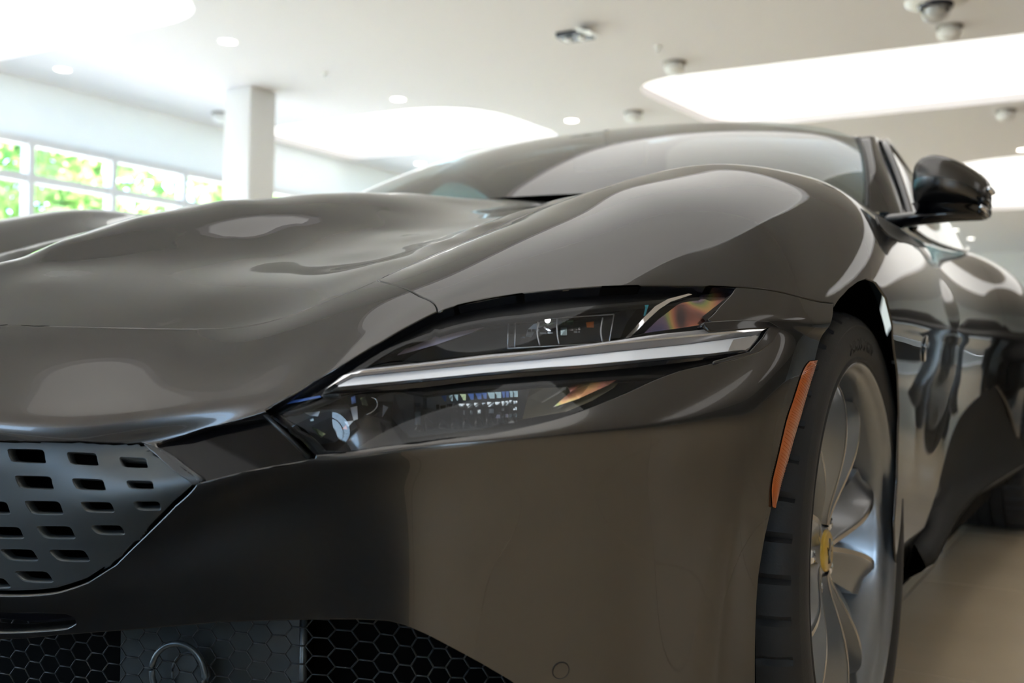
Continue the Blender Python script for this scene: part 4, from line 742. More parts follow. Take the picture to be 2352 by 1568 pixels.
MB().grid(np.array([[(0.6017, -0.7927, 0.5663), (0.6234, -0.7913, 0.5703), (0.6482, -0.7878, 0.575)], [(0.6048, -0.7936, 0.5645), (0.6295, -0.7923, 0.569), (0.65, -0.788, 0.5735)]])).build('chrome_fin', BLUEM, lamp)
# projector module, upper
def cuboid(px8, name, m):
    """four front corners and four back corners"""
    v = px8; return MB().add(v, [(0,1,2,3),(7,6,5,4),(0,4,5,1),(1,5,6,2),(2,6,7,3),(3,7,4,0)]).build(name, m, lamp, smooth=False)
um = cuboid([(0.7509, -0.6393, 0.6461), (0.8331, -0.5747, 0.655), (0.8381, -0.5958, 0.6256), (0.7598, -0.6547, 0.619), (0.7392, -0.6081, 0.6446), (0.8157, -0.5496, 0.6526), (0.82, -0.5657, 0.628), (0.7462, -0.6208, 0.6213)], 'projector_module', LENSIN)
fr = MB()
for q in ([(0.7528, -0.6409, 0.6457), (0.8337, -0.5778, 0.6541)], [(0.8337, -0.5778, 0.6541), (0.8386, -0.5977, 0.626)], [(0.8386, -0.5977, 0.626), (0.7614, -0.6558, 0.6194)], [(0.7614, -0.6558, 0.6194), (0.7528, -0.6409, 0.6457)], [(0.7579, -0.6364, 0.6454), (0.7657, -0.6502, 0.6208)]): fr.tube(q, .0007, 5)
fr.build('projector_frame', SATIN, lamp)
pr = [(0.7533, -0.6193, 0.6421), (0.8201, -0.5686, 0.6489), (0.8238, -0.5815, 0.6286), (0.7595, -0.6294, 0.623)]
plate('reflector', pr, LAMPGREY, lamp)
cc_ = [(0.7782, -0.6144, 0.6432), (0.784, -0.6243, 0.6242)]; 
bw = MB(); th = np.linspace(-.9, 1.2, 14)
G = [[np.array(DP1[0])*(1-t)+np.array(DP1[1])*t for t in np.linspace(0, 1, 5)] for DP1 in zip([(0.7647, -0.6277, 0.6315), (0.765, -0.6251, 0.6382), (0.7694, -0.6212, 0.6434), (0.7755, -0.6184, 0.6456), (0.7827, -0.6141, 0.6461)], [(0.7685, -0.6242, 0.6303), (0.7703, -0.6224, 0.635), (0.7731, -0.619, 0.6392), (0.7779, -0.6156, 0.6419), (0.7827, -0.6122, 0.6428)])]
bw.grid(np.array(G)); bw.build('reflector_bowl', SATIN, lamp)
for q in ('1210,757,.036 1330,752,.036 1330,762,.036 1210,764,.036', '1292,745,.036 1302,745,.036 1302,770,.036 1292,770,.036', '1196,770,.038 1206,769,.038 1206,778,.038 1196,779,.038'): pass
plate('amber_cell', [(0.813, -0.5962, 0.6459), (0.8185, -0.5904, 0.6469), (0.8203, -0.5938, 0.6409), (0.8152, -0.5985, 0.6408)], AMBER, lamp)
for q in ([(0.7774, -0.6269, 0.6449), (0.7802, -0.6332, 0.6344), (0.7859, -0.6378, 0.6228)], [(0.7916, -0.6148, 0.6486), (0.7961, -0.6227, 0.6347), (0.8005, -0.6271, 0.6244)], [(0.8263, -0.5874, 0.6504), (0.8289, -0.5961, 0.6376), (0.8329, -0.6002, 0.6272)]): MB().tube(spline(q, 4), .0009, 6).build('glass_rib', SATIN, lamp)
led = [(0.7864, -0.6244, 0.6474)][0]; b_ = MB(); b_.lathe([(0, -.0008), (.0022, -.0005), (.0032, 0), (.0022, .0005), (0, .0008)], 16, led, 'y'); b_.build('led_highlight', LEDM, lamp)
# lower fluted module
random.seed(5)
ux = [948, 962, 978, 1006, 1032, 1060, 1086, 1112, 1136, 1160, 1182, 1194]
for i in range(len(ux)-1):
    u0, u1 = ux[i], ux[i+1]
FL = [[(0.702, -0.722, 0.5759), (0.7074, -0.7287, 0.5589), (0.7167, -0.7396, 0.5436)], [(0.7086, -0.7149, 0.5791), (0.7133, -0.7236, 0.561), (0.7244, -0.7359, 0.5446)], [(0.718, -0.7061, 0.5784), (0.7222, -0.7158, 0.561), (0.7335, -0.7274, 0.5465)], [(0.7269, -0.6995, 0.5793), (0.7316, -0.7086, 0.5631), (0.7438, -0.7231, 0.5468)], [(0.7353, -0.6934, 0.5803), (0.7405, -0.7034, 0.5633), (0.7528, -0.7186, 0.5474)], [(0.7446, -0.6872, 0.5808), (0.7501, -0.698, 0.5635), (0.7621, -0.7131, 0.5484)], [(0.7534, -0.6816, 0.5814), (0.7589, -0.6926, 0.5645), (0.7708, -0.7079, 0.5494)], [(0.7623, -0.6762, 0.582), (0.7677, -0.6873, 0.5654), (0.7788, -0.7019, 0.551)], [(0.7705, -0.6712, 0.5829), (0.7759, -0.6826, 0.5664), (0.7863, -0.6963, 0.5526)], [(0.7806, -0.6679, 0.5836), (0.7856, -0.6789, 0.5682), (0.7954, -0.6934, 0.5537)]]
for a, b in zip(FL[:-1], FL[1:]):
    a = np.array(a); b = np.array(b); m_ = (a+b)/2+np.array([.0, -.006, .0])
    MB().grid(np.array([spline(a, 3), spline(m_, 3), spline(b, 3)]).transpose(1, 0, 2)).build('glass_flute', FLUTE, lamp)
plate('reflector_cell', [(0.7165, -0.7065, 0.5668), (0.7197, -0.7061, 0.5669), (0.7212, -0.7083, 0.5634), (0.7181, -0.7086, 0.5633)], CHROMEP)
plate('reflector_cell', [(0.7178, -0.7082, 0.5605), (0.7206, -0.708, 0.5606), (0.722, -0.7099, 0.558), (0.7192, -0.71, 0.5579)], SATIN)
plate('reflector_cell', [(0.7194, -0.7043, 0.5662), (0.7253, -0.7038, 0.5665), (0.7266, -0.7056, 0.5638), (0.7206, -0.706, 0.5635)], CHROMEP)
plate('reflector_cell', [(0.7205, -0.7057, 0.5607), (0.726, -0.7054, 0.561), (0.7275, -0.7073, 0.5583), (0.7219, -0.7076, 0.5581)], CHROMEP)
plate('reflector_cell', [(0.7132, -0.6957, 0.5749), (0.7196, -0.6951, 0.5751), (0.7219, -0.6982, 0.5697), (0.7154, -0.6987, 0.5695)], BLUEM)
plate('reflector_cell', [(0.7227, -0.7087, 0.555), (0.7283, -0.7085, 0.5553), (0.7303, -0.7112, 0.5523), (0.7246, -0.7113, 0.5521)], SATIN)
plate('reflector_cell', [(0.724, -0.7005, 0.5674), (0.73, -0.7001, 0.5677), (0.7316, -0.7024, 0.5642), (0.7256, -0.7027, 0.564)], CHROMEP)
plate('reflector_cell', [(0.7254, -0.7024, 0.5612), (0.731, -0.7021, 0.5614), (0.7333, -0.7054, 0.5573), (0.7277, -0.7056, 0.557)], CHROMEP)
plate('reflector_cell', [(0.7181, -0.6922, 0.5754), (0.7245, -0.6916, 0.5756), (0.7268, -0.6948, 0.5701), (0.7204, -0.6953, 0.5699)], SKYREF)
plate('reflector_cell', [(0.7277, -0.7056, 0.5555), (0.7334, -0.7054, 0.5557), (0.7354, -0.7082, 0.5528), (0.7297, -0.7083, 0.5525)], SKYREF)
plate('reflector_cell', [(0.7292, -0.6975, 0.5679), (0.7338, -0.6971, 0.5681), (0.7354, -0.6994, 0.5646), (0.7308, -0.6997, 0.5645)], CHROMEP)
plate('reflector_cell', [(0.7307, -0.6995, 0.5616), (0.7349, -0.6993, 0.5618), (0.7363, -0.7014, 0.5592), (0.7321, -0.7015, 0.559)], SATIN)
plate('reflector_cell', [(0.7233, -0.689, 0.5758), (0.7283, -0.6885, 0.576), (0.7306, -0.6917, 0.5706), (0.7255, -0.6921, 0.5704)], SKYREF)
plate('reflector_cell', [(0.7329, -0.6945, 0.5678), (0.7403, -0.6939, 0.5681), (0.7423, -0.697, 0.5639), (0.735, -0.6974, 0.5636)], CHROMEP)
plate('reflector_cell', [(0.7343, -0.6964, 0.562), (0.7413, -0.696, 0.5623), (0.7436, -0.6995, 0.5582), (0.7367, -0.6997, 0.5578)], SATIN)
plate('reflector_cell', [(0.7269, -0.6857, 0.5762), (0.7347, -0.685, 0.5764), (0.737, -0.6884, 0.571), (0.7292, -0.6889, 0.5707)], GREENREF)
plate('reflector_cell', [(0.7367, -0.6997, 0.5563), (0.7437, -0.6995, 0.5566), (0.7458, -0.7025, 0.5537), (0.7387, -0.7026, 0.5533)], SATIN)
plate('reflector_cell', [(0.7391, -0.6908, 0.568), (0.7465, -0.6904, 0.5683), (0.7484, -0.6932, 0.5645), (0.741, -0.6935, 0.5642)], CHROMEP)
plate('reflector_cell', [(0.7404, -0.6925, 0.5625), (0.7473, -0.6922, 0.5628), (0.7497, -0.6958, 0.5587), (0.7428, -0.696, 0.5584)], CHROMEP)
plate('reflector_cell', [(0.7329, -0.6816, 0.5767), (0.7407, -0.681, 0.577), (0.7431, -0.6845, 0.5715), (0.7352, -0.6849, 0.5712)], BLUEM)
plate('reflector_cell', [(0.745, -0.6867, 0.5689), (0.7524, -0.6864, 0.5692), (0.7543, -0.6892, 0.5654), (0.7469, -0.6894, 0.5651)], CHROMEP)
plate('reflector_cell', [(0.7465, -0.6888, 0.5631), (0.7535, -0.6885, 0.5634), (0.7559, -0.6922, 0.5593), (0.7489, -0.6923, 0.5589)], CHROMEP)
plate('reflector_cell', [(0.7389, -0.6775, 0.5772), (0.7468, -0.6771, 0.5775), (0.7492, -0.6806, 0.5721), (0.7413, -0.681, 0.5718)], BLUEM)
plate('reflector_cell', [(0.7517, -0.6837, 0.5691), (0.7563, -0.6835, 0.5693), (0.758, -0.6861, 0.5659), (0.7533, -0.6862, 0.5657)], CHROMEP)
plate('reflector_cell', [(0.7454, -0.6742, 0.5778), (0.7505, -0.6739, 0.578), (0.7528, -0.6774, 0.5726), (0.7477, -0.6776, 0.5724)], BLUEM)
plate('reflector_cell', [(0.7552, -0.6804, 0.5698), (0.7626, -0.6802, 0.5701), (0.7648, -0.6835, 0.566), (0.7574, -0.6836, 0.5656)], CHROMEP)
plate('reflector_cell', [(0.7568, -0.6826, 0.564), (0.7638, -0.6826, 0.5643), (0.7662, -0.6863, 0.5602), (0.7592, -0.6863, 0.5599)], SATIN)
plate('reflector_cell', [(0.7491, -0.671, 0.5782), (0.757, -0.6706, 0.5784), (0.7595, -0.6744, 0.573), (0.7515, -0.6746, 0.5727)], SKYREF)
plate('reflector_cell', [(0.7618, -0.6773, 0.57), (0.7679, -0.6772, 0.5703), (0.7692, -0.6794, 0.5676), (0.7632, -0.6794, 0.5674)], CHROMEP)
plate('reflector_cell', [(0.7555, -0.6674, 0.5787), (0.762, -0.6673, 0.579), (0.7645, -0.671, 0.5735), (0.7579, -0.6711, 0.5733)], SKYREF)
plate('reflector_cell', [(0.7657, -0.6832, 0.5589), (0.7714, -0.6834, 0.5591), (0.7734, -0.6866, 0.5562), (0.7677, -0.6864, 0.5559)], LILAC)
plate('reflector_cell', [(0.7671, -0.6745, 0.5709), (0.7704, -0.6745, 0.571), (0.7726, -0.678, 0.5669), (0.7693, -0.6779, 0.5667)], CHROMEP)
plate('reflector_cell', [(0.7688, -0.6771, 0.5651), (0.7717, -0.6771, 0.5652), (0.7732, -0.6795, 0.5626), (0.7703, -0.6794, 0.5624)], SATIN)
plate('reflector_cell', [(0.7611, -0.6649, 0.5792), (0.7648, -0.6647, 0.5794), (0.7672, -0.6686, 0.5739), (0.7635, -0.6687, 0.5738)], BLUEM)
plate('reflector_cell', [(0.7713, -0.6809, 0.5594), (0.7742, -0.6811, 0.5595), (0.7762, -0.6843, 0.5566), (0.7733, -0.6842, 0.5565)], SKYREF)
plate('reflector_cell', [(0.7703, -0.6728, 0.5712), (0.7736, -0.6728, 0.5713), (0.7757, -0.6763, 0.5671), (0.7724, -0.6762, 0.567)], CHROMEP)
plate('reflector_cell', [(0.7642, -0.6631, 0.5795), (0.7679, -0.6629, 0.5796), (0.7704, -0.6668, 0.5742), (0.7667, -0.6669, 0.5741)], BLUEM)
plate('reflector_cell', [(0.7745, -0.6793, 0.5597), (0.7773, -0.6794, 0.5598), (0.7794, -0.6827, 0.5569), (0.7765, -0.6825, 0.5568)], LILAC)
plate('reflector_cell', [(0.7733, -0.6709, 0.5719), (0.7766, -0.6709, 0.572), (0.7783, -0.6737, 0.5686), (0.7751, -0.6737, 0.5684)], CHROMEP)
plate('reflector_cell', [(0.7674, -0.6613, 0.5798), (0.7711, -0.6612, 0.5799), (0.7736, -0.6651, 0.5745), (0.7698, -0.6651, 0.5743)], SKYREF)
plate('reflector_cell', [(0.7776, -0.6777, 0.56), (0.7805, -0.6778, 0.5601), (0.7825, -0.6811, 0.5572), (0.7797, -0.6809, 0.557)], SKYREF)
plate('reflector_cell', [(0.7767, -0.6695, 0.5714), (0.781, -0.6696, 0.5715), (0.7823, -0.6719, 0.5689), (0.7781, -0.6717, 0.5687)], CHROMEP)
plate('reflector_cell', [(0.7782, -0.6719, 0.5659), (0.782, -0.672, 0.5661), (0.7835, -0.6745, 0.5635), (0.7797, -0.6743, 0.5633)], CHROMEP)
plate('reflector_cell', [(0.7705, -0.6593, 0.5801), (0.7752, -0.6593, 0.5802), (0.7776, -0.6633, 0.5748), (0.7729, -0.6632, 0.5746)], SKYREF)
plate('reflector_cell', [(0.7807, -0.6759, 0.5602), (0.7845, -0.6761, 0.5604), (0.7865, -0.6794, 0.5575), (0.7827, -0.6791, 0.5573)], SKYREF)
plate('reflector_cell', [(0.703, -0.7211, 0.5683), (0.7088, -0.7204, 0.5685), (0.7102, -0.7222, 0.5651), (0.7043, -0.7228, 0.5649)], SKYREF)
plate('reflector_cell', [(0.7053, -0.724, 0.5606), (0.7112, -0.7234, 0.5609), (0.7173, -0.7315, 0.5498), (0.711, -0.7314, 0.5495)], SATIN)
plate('reflector_cell', [(0.7065, -0.7132, 0.5734), (0.71, -0.7127, 0.5735), (0.7144, -0.7184, 0.5628), (0.7107, -0.7187, 0.5626)], SKYREF)
plate('reflector_cell', [(0.7679, -0.6301, 0.6381), (0.7711, -0.6286, 0.6382), (0.7721, -0.6302, 0.6356), (0.7688, -0.6317, 0.6356)], CHROMEP)
plate('reflector_cell', [(0.7685, -0.6311, 0.6347), (0.7716, -0.6297, 0.6348), (0.7722, -0.6307, 0.6331), (0.7691, -0.6321, 0.6331)], SATIN)
plate('reflector_cell', [(0.7715, -0.6279, 0.6383), (0.7777, -0.625, 0.6384), (0.7786, -0.6266, 0.6359), (0.7724, -0.6295, 0.6358)], CHROMEP)
plate('reflector_cell', [(0.7779, -0.6242, 0.6388), (0.7841, -0.6212, 0.6389), (0.785, -0.6227, 0.6363), (0.7789, -0.6257, 0.6362)], CHROMEP)
plate('reflector_cell', [(0.7786, -0.6252, 0.6354), (0.7845, -0.6222, 0.6355), (0.7851, -0.6232, 0.6338), (0.7791, -0.6262, 0.6337)], SATIN)
plate('reflector_cell', [(0.7739, -0.6174, 0.6473), (0.7804, -0.6143, 0.6474), (0.7827, -0.6182, 0.6414), (0.7763, -0.6213, 0.6413)], GREENREF)
plate('reflector_cell', [(0.7844, -0.6204, 0.6392), (0.789, -0.618, 0.6393), (0.7899, -0.6196, 0.6367), (0.7853, -0.6219, 0.6367)], CHROMEP)
plate('reflector_cell', [(0.785, -0.6214, 0.6358), (0.7894, -0.6191, 0.6359), (0.79, -0.6201, 0.6342), (0.7856, -0.6224, 0.6342)], SATIN)
plate('reflector_cell', [(0.7805, -0.6136, 0.6478), (0.7853, -0.6111, 0.6478), (0.7876, -0.6151, 0.6418), (0.7828, -0.6175, 0.6418)], GREENREF)
plate('reflector_cell', [(0.7893, -0.6173, 0.6395), (0.7953, -0.614, 0.6396), (0.7962, -0.6155, 0.6371), (0.7902, -0.6188, 0.637)], CHROMEP)
plate('reflector_cell', [(0.7854, -0.6104, 0.6481), (0.7917, -0.607, 0.6482), (0.7939, -0.611, 0.6422), (0.7877, -0.6144, 0.6421)], SKYREF)
plate('reflector_cell', [(0.7956, -0.6132, 0.64), (0.7987, -0.6114, 0.64), (0.7996, -0.613, 0.6375), (0.7965, -0.6148, 0.6374)], CHROMEP)
plate('reflector_cell', [(0.7918, -0.6063, 0.6485), (0.7951, -0.6045, 0.6486), (0.7973, -0.6085, 0.6426), (0.794, -0.6103, 0.6425)], GREENREF)
plate('reflector_cell', [(0.799, -0.6107, 0.6402), (0.8049, -0.6071, 0.6403), (0.8057, -0.6086, 0.6378), (0.7999, -0.6123, 0.6377)], CHROMEP)
plate('reflector_cell', [(0.7952, -0.6038, 0.6488), (0.8013, -0.6001, 0.6489), (0.8035, -0.6041, 0.6429), (0.7974, -0.6078, 0.6428)], GREENREF)
plate('reflector_cell', [(0.8051, -0.6063, 0.6406), (0.8081, -0.6043, 0.6407), (0.8089, -0.6059, 0.6382), (0.806, -0.6078, 0.6381)], CHROMEP)
plate('reflector_cell', [(0.8057, -0.6072, 0.6373), (0.8085, -0.6054, 0.6373), (0.809, -0.6064, 0.6357), (0.8062, -0.6082, 0.6356)], SATIN)
plate('reflector_cell', [(0.8085, -0.6037, 0.6409), (0.81, -0.6026, 0.6409), (0.8109, -0.6041, 0.6384), (0.8093, -0.6052, 0.6384)], CHROMEP)
plate('reflector_cell', [(0.809, -0.6046, 0.6375), (0.8104, -0.6037, 0.6376), (0.8109, -0.6047, 0.6359), (0.8096, -0.6056, 0.6358)], SATIN)
plate('reflector_cell', [(0.7637, -0.6359, 0.6329), (0.7675, -0.6342, 0.633), (0.7687, -0.6361, 0.6297), (0.7649, -0.6379, 0.6296)], CHROMEP)
plate('reflector_cell', [(0.7956, -0.615, 0.6403), (0.8007, -0.6121, 0.6404), (0.8032, -0.6166, 0.6328), (0.7982, -0.6195, 0.6327)], SKYREF)
plate('lamp_inner_plate', [(0.6761, -0.7173, 0.5752), (0.7763, -0.6446, 0.587), (0.7888, -0.669, 0.5561), (0.7642, -0.7004, 0.5466), (0.7072, -0.7344, 0.5377), (0.68, -0.725, 0.5535)], LAMPGREY)
# faceted turn signal
FACETS = [([(0.624, -0.7803, 0.5582), (0.6427, -0.7811, 0.5606), (0.6412, -0.7822, 0.5559), (0.6314, -0.7816, 0.5562)], SATIN), ([(0.6291, -0.779, 0.5536), (0.6328, -0.779, 0.5546), (0.6345, -0.7798, 0.5516), (0.6303, -0.7797, 0.551)], SKYREF), ([(0.6323, -0.78, 0.546), (0.6389, -0.7805, 0.5448), (0.6499, -0.7813, 0.5408), (0.6449, -0.7818, 0.5371), (0.639, -0.781, 0.541)], GREENREF), ([(0.6596, -0.7595, 0.5636), (0.6658, -0.7579, 0.5654), (0.6695, -0.7609, 0.5539), (0.6654, -0.762, 0.5522)], SATIN), ([(0.6655, -0.7529, 0.5722), (0.6693, -0.7514, 0.5739), (0.6751, -0.7534, 0.5656), (0.6689, -0.7545, 0.5662)], GREENREF), ([(0.6567, -0.7647, 0.5512), (0.6665, -0.7633, 0.5524), (0.6623, -0.7653, 0.5468)], SATIN), ([(0.6564, -0.7672, 0.5446), (0.6602, -0.7659, 0.5487), (0.6625, -0.7667, 0.5446)], AMBER), ([(0.6591, -0.7586, 0.573), (0.663, -0.7573, 0.5746), (0.6657, -0.7592, 0.5682), (0.6616, -0.7603, 0.5668)], BLUEM), ([(0.6751, -0.7506, 0.5553), (0.6832, -0.7473, 0.5606), (0.68, -0.7494, 0.5566)], CHROMEP), ([(0.6824, -0.7413, 0.5662), (0.6882, -0.7411, 0.5645), (0.685, -0.7456, 0.5555)], SATIN), ([(0.6117, -0.7924, 0.5534), (0.626, -0.7822, 0.5439), (0.6405, -0.7778, 0.5307), (0.6466, -0.7643, 0.5321), (0.6588, -0.7489, 0.5457), (0.6536, -0.7553, 0.5616), (0.6233, -0.7796, 0.5612)], LAMPGREY)]
for q, m_ in FACETS: plate('signal_facet', q, m_)
arc = spline([(0.6768, -0.752, 0.5734), (0.6807, -0.7494, 0.5712), (0.6824, -0.7501, 0.5658), (0.6804, -0.7537, 0.5608), (0.6767, -0.7577, 0.558)], 4); MB().tube(arc, .0005, 5).build('signal_facet', CHROMEP, lamp)
# ------------------------------------------------------------------ glasshouse
base = spline([(-.775,.80,.925),(-.62,.57,.938),(-.35,.445,.947),(0,.42,.95),(.35,.445,.947),(.62,.57,.938),(.775,.80,.925)], 8)
head = spline([(-.665,1.21,1.172),(-.55,1.19,1.213),(-.3,1.16,1.241),(0,1.15,1.248),(.3,1.16,1.241),(.55,1.19,1.213),(.665,1.21,1.172)], 8)
G = []
for t in np.linspace(0, 1, 17):
    p = base*(1-t)+head*t; b = 4*t*(1-t); xx = np.linspace(-1, 1, len(p))
    p = p+np.stack([np.sign(xx)*.012*b*np.abs(xx), -.02*b*(1-.3*xx**2), .018*b*(1-.3*xx**2)], 1); G.append(p)
G = np.array(G); MB().grid(G, True).build('windscreen', WSCREEN, car)
# black band round the glass
for nm, rows_ in (('glass_band', G[:2]),):
    pass
for sgn in (1, -1):
    side = [G[i, -1] if sgn > 0 else G[i, 0] for i in range(17)]; ins = [G[i, -3] if sgn > 0 else G[i, 2] for i in range(17)]
    MB().tube([p+np.array([.004*sgn, -.002, .001]) for p in side], .005, 8).build('windscreen_seal', RUBSEAL, car)
    # pillar and roof rail
    inn_ = side+[(sgn*.63, 1.32, 1.205), (sgn*.61, 1.6, 1.2), (sgn*.60, 2.0, 1.14), (sgn*.60, 2.5, 1.07)]
    out_ = [(sgn*(.835-.0*t), .90+.0*t, .925) for t in (0,)]
    o1 = spline([(sgn*.84,.93,.915),(sgn*.80,1.05,1.0),(sgn*.755,1.17,1.08),(sgn*.715,1.27,1.15),(sgn*.69,1.40,1.195),(sgn*.702,1.75,1.145),(sgn*.695,2.1,1.095),(sgn*.68,2.5,1.05)], 8)
    i1 = spline([side[0], side[4], side[8], side[12], side[16], inn_[17], inn_[18], inn_[20]], 8)
    i1 = i1+[0, -.002, .001]
    rows_ = []
    for t in np.linspace(0, 1, 9):
        p = i1*(1-t)+o1*t; bl = 4*t*(1-t)*.010; rows_.append(p+np.array([sgn*bl*.8, -bl*.6, bl]))
    rows_.append(o1+np.array([-sgn*.012, .012, -.012]))
    MB().grid(np.array(rows_), sgn > 0).build('windscreen_pillar', PAINT, car)
    # window frame and side glass
    belt = spline([(sgn*.845,.93,.905),(sgn*.845,1.2,.905),(sgn*.85,1.5,.915),(sgn*.84,1.9,.945),(sgn*.80,2.2,.985)], 8)
    top = spline([(sgn*.845,.95,.912),(sgn*.765,1.17,1.08),(sgn*.697,1.40,1.198),(sgn*.708,1.78,1.140),(sgn*.70,2.2,1.083)], 8)
    MB().grid(np.stack([belt, belt*.5+top*.5+np.array([sgn*.015, 0, 0]), top]), sgn > 0).build('side_window', SIDEGL, car)
    MB().tube(top+np.array([sgn*.003, 0, -.004]), .011, 8).build('window_frame', GBLACK, car)
    MB().tube(belt+np.array([sgn*.004, 0, -.002]), .006, 6).build('waist_seal', GBLACK, car)
rr_ = []
for Yq, zc_, xw, zw in [(1.15,1.248,.655,1.175),(1.25,1.268,.64,1.195),(1.45,1.285,.63,1.20),(1.75,1.28,.63,1.165),(2.1,1.245,.63,1.12),(2.5,1.18,.63,1.06),(3.0,1.07,.62,1.0),(3.5,.95,.6,.92)]:
    q = np.linspace(-1, 1, 21); rr_.append(np.stack([xw*q, Yq+.05*np.abs(q)**2*(Yq < 1.3), zw+(zc_-zw)*(1-np.abs(q)**2.6)], 1))
rr_ = np.array(rr_); rg = basis(np.linspace(0, 7, 50), 8)
MB().grid(np.einsum('ki,ijd->kjd', rg, rr_), True).build('roof', PAINT, car)
# cabin
MB().grid(np.array([[(x, y, z) for x in np.linspace(-.7, .7, 9)] for y, z in ((.42,.93),(.7,.92),(.85,.915),(.95,.87),(1.0,.7),(1.1,.6),(2.2,.6))])).build('dashboard', CABIN, car)
for sx in (.38, -.38):
    s_ = MB(); sec = []
    for z, w_, y0, t_ in ((.6,.22,1.75,.10),(.8,.24,1.80,.09),(.95,.23,1.86,.08),(1.02,.15,1.89,.07),(1.10,.12,1.92,.06),(1.13,.06,1.93,.03)):
        sec.append([(sx+w_*math.cos(q), y0+t_*math.sin(q), z) for q in np.linspace(0, 2*math.pi, 17)])
    s_.grid(np.array(sec)).build('seat', CABIN, car)
st = [(.38+.17*math.cos(q), 1.12+.05*math.sin(q), .83+.16*math.sin(q)) for q in np.linspace(0, 2*math.pi, 32, endpoint=False)]
MB().tube(st, .014, 8, closed=True).tube([(.22,1.12,.83),(.54,1.12,.83)], .02, 6).build('steering_wheel', CABIN, car)
s_ = MB(); s_.box((0, 1.15, 1.17), (.22, .03, .07)); s_.tube([(0,1.15,1.18),(0,1.12,1.24)], .012, 8); s_.build('rear_view_mirror', CABIN, car, bevel=.01)
# ------------------------------------------------------------------ door mirror
mc = np.array([.945, .86, .985])
sec = []
# stations from the inboard face outwards; each an oval in Y-Z, the rear side cut flat
for x, zc2, hh, yd, yo in [(.868,.982,.020,.02,.02),(.870,.985,.044,.055,.0),(.885,.990,.054,.075,-.006),(.91,.990,.057,.085,-.010),(.945,.983,.053,.085,-.008),(.98,.970,.045,.078,.0),(1.000,.960,.039,.066,.010),(1.010,.955,.033,.05,.018),(1.014,.953,.02,.03,.024)]:
    sec.append([(x, .86+yo-yd*max(math.cos(q), -.35), zc2+hh*math.copysign(abs(math.sin(q))**.8, math.sin(q))) for q in np.linspace(0, 2*math.pi, 33)])
sec = np.array(sec); sg = basis(np.linspace(0, 8, 41), 9)
SM = np.einsum('ki,ijd->kjd', sg, sec)
cap = MB().grid(SM).build('mirror_cap', PAINT, car)
low = []
for t in SM:
    z0 = t[:, 2].min(); low.append(t)
lowp = np.array([[(p[0], p[1]*1+.0, min(p[2], .950-.012*(p[0]-.87)/.15)-.004) for p in t] for t in SM[2:-2]])
lw_ = (lowp-[.945, .86, .94])*[1.012, 1.03, 1.0]+[.945, .86, .935]
MB().grid(lw_).build('mirror_lower_shell', GBLACK, cap)
# louvred outer tip, repeater
for k in range(3):
    MB().tube([(1.006-.004*k, .80+.01*k, .940-.010*k), (1.012-.003*k, .84, .940-.010*k), (1.008-.003*k, .90, .945-.014*k)], .006, 6).build('mirror_fin', GBLACK, cap)
MB().tube([(1.018,.80,.962),(1.022,.83,.958)], .006, 8).build('repeater_lens', CHROME, cap)
MB().tube([(1.004,.79,.925),(1.012,.82,.920)], .005, 8).build('repeater_lens', CHROME, cap)
ms = MB(); ms.lathe([(0, .0), (.9, .0), (1, .006)], 28, (0, 0, 0), 'y')
ms.v = [(.945+p[0]*.062, .89+p[1], .982+p[2]*.042) for p in ms.v]; ms.build('mirror_glass', MIRGL, cap)
# arm: flat blade from the door to the shell
A = []
for t in np.linspace(0, 1, 14):
    x = .80+t*.20; y = .88-.03*math.sin(t*math.pi); z = .912+.008*t; hz = .012+.006*(1-t)**2; wy = .045*(1-.2*t)
    A.append([(x, y+wy*math.cos(q), z+hz*math.sin(q)) for q in np.linspace(0, 2*math.pi, 17)])
A = np.array(A); v = MB().grid(A); v.add(A[-1, :-1], [tuple(range(16))]); v.build('mirror_arm', GBLACK, car)
# triangular black base on the door
MB().add([(.79,.84,.905),(.86,.86,.90),(.875,1.06,.885),(.845,1.12,.91),(.80,1.05,.985),(.78,.95,.96)], [(0,1,5),(1,2,3),(1,3,4),(1,4,5)]).build('mirror_base', GBLACK, car, smooth=False)
# black scoop below the mirror base
pl = [(11.9989, 2.8957), (12.4788, 2.6581), (13.3643, 1.95), (14.0855, 1.4085), (14.0019, 2.0518), (13.0811, 2.684), (12.3472, 3.0797), (11.978, 3.1479), (11.7947, 3.1021)]
panel('door_scoop', BODY, pl, [], FRIT, car, step=.08, inset=0, ret=.002, off=.002)
# fender badge, door handle
q = [(12.3576, 5.3601)][0]; pts, p, N, a, b = ring_on(BODY, *q, .014, .003, 24)
pts = [p+N*.003+.009*math.cos(t)*a+.022*math.sin(t)*b for t in np.linspace(0, 2*math.pi, 24, endpoint=False)]
MB().add([p+N*.006]+pts, [(0, k+1, (k+1) % 24+1) for k in range(24)]).tube(pts, .002, 6, closed=True).build('side_badge', CHROME, car)
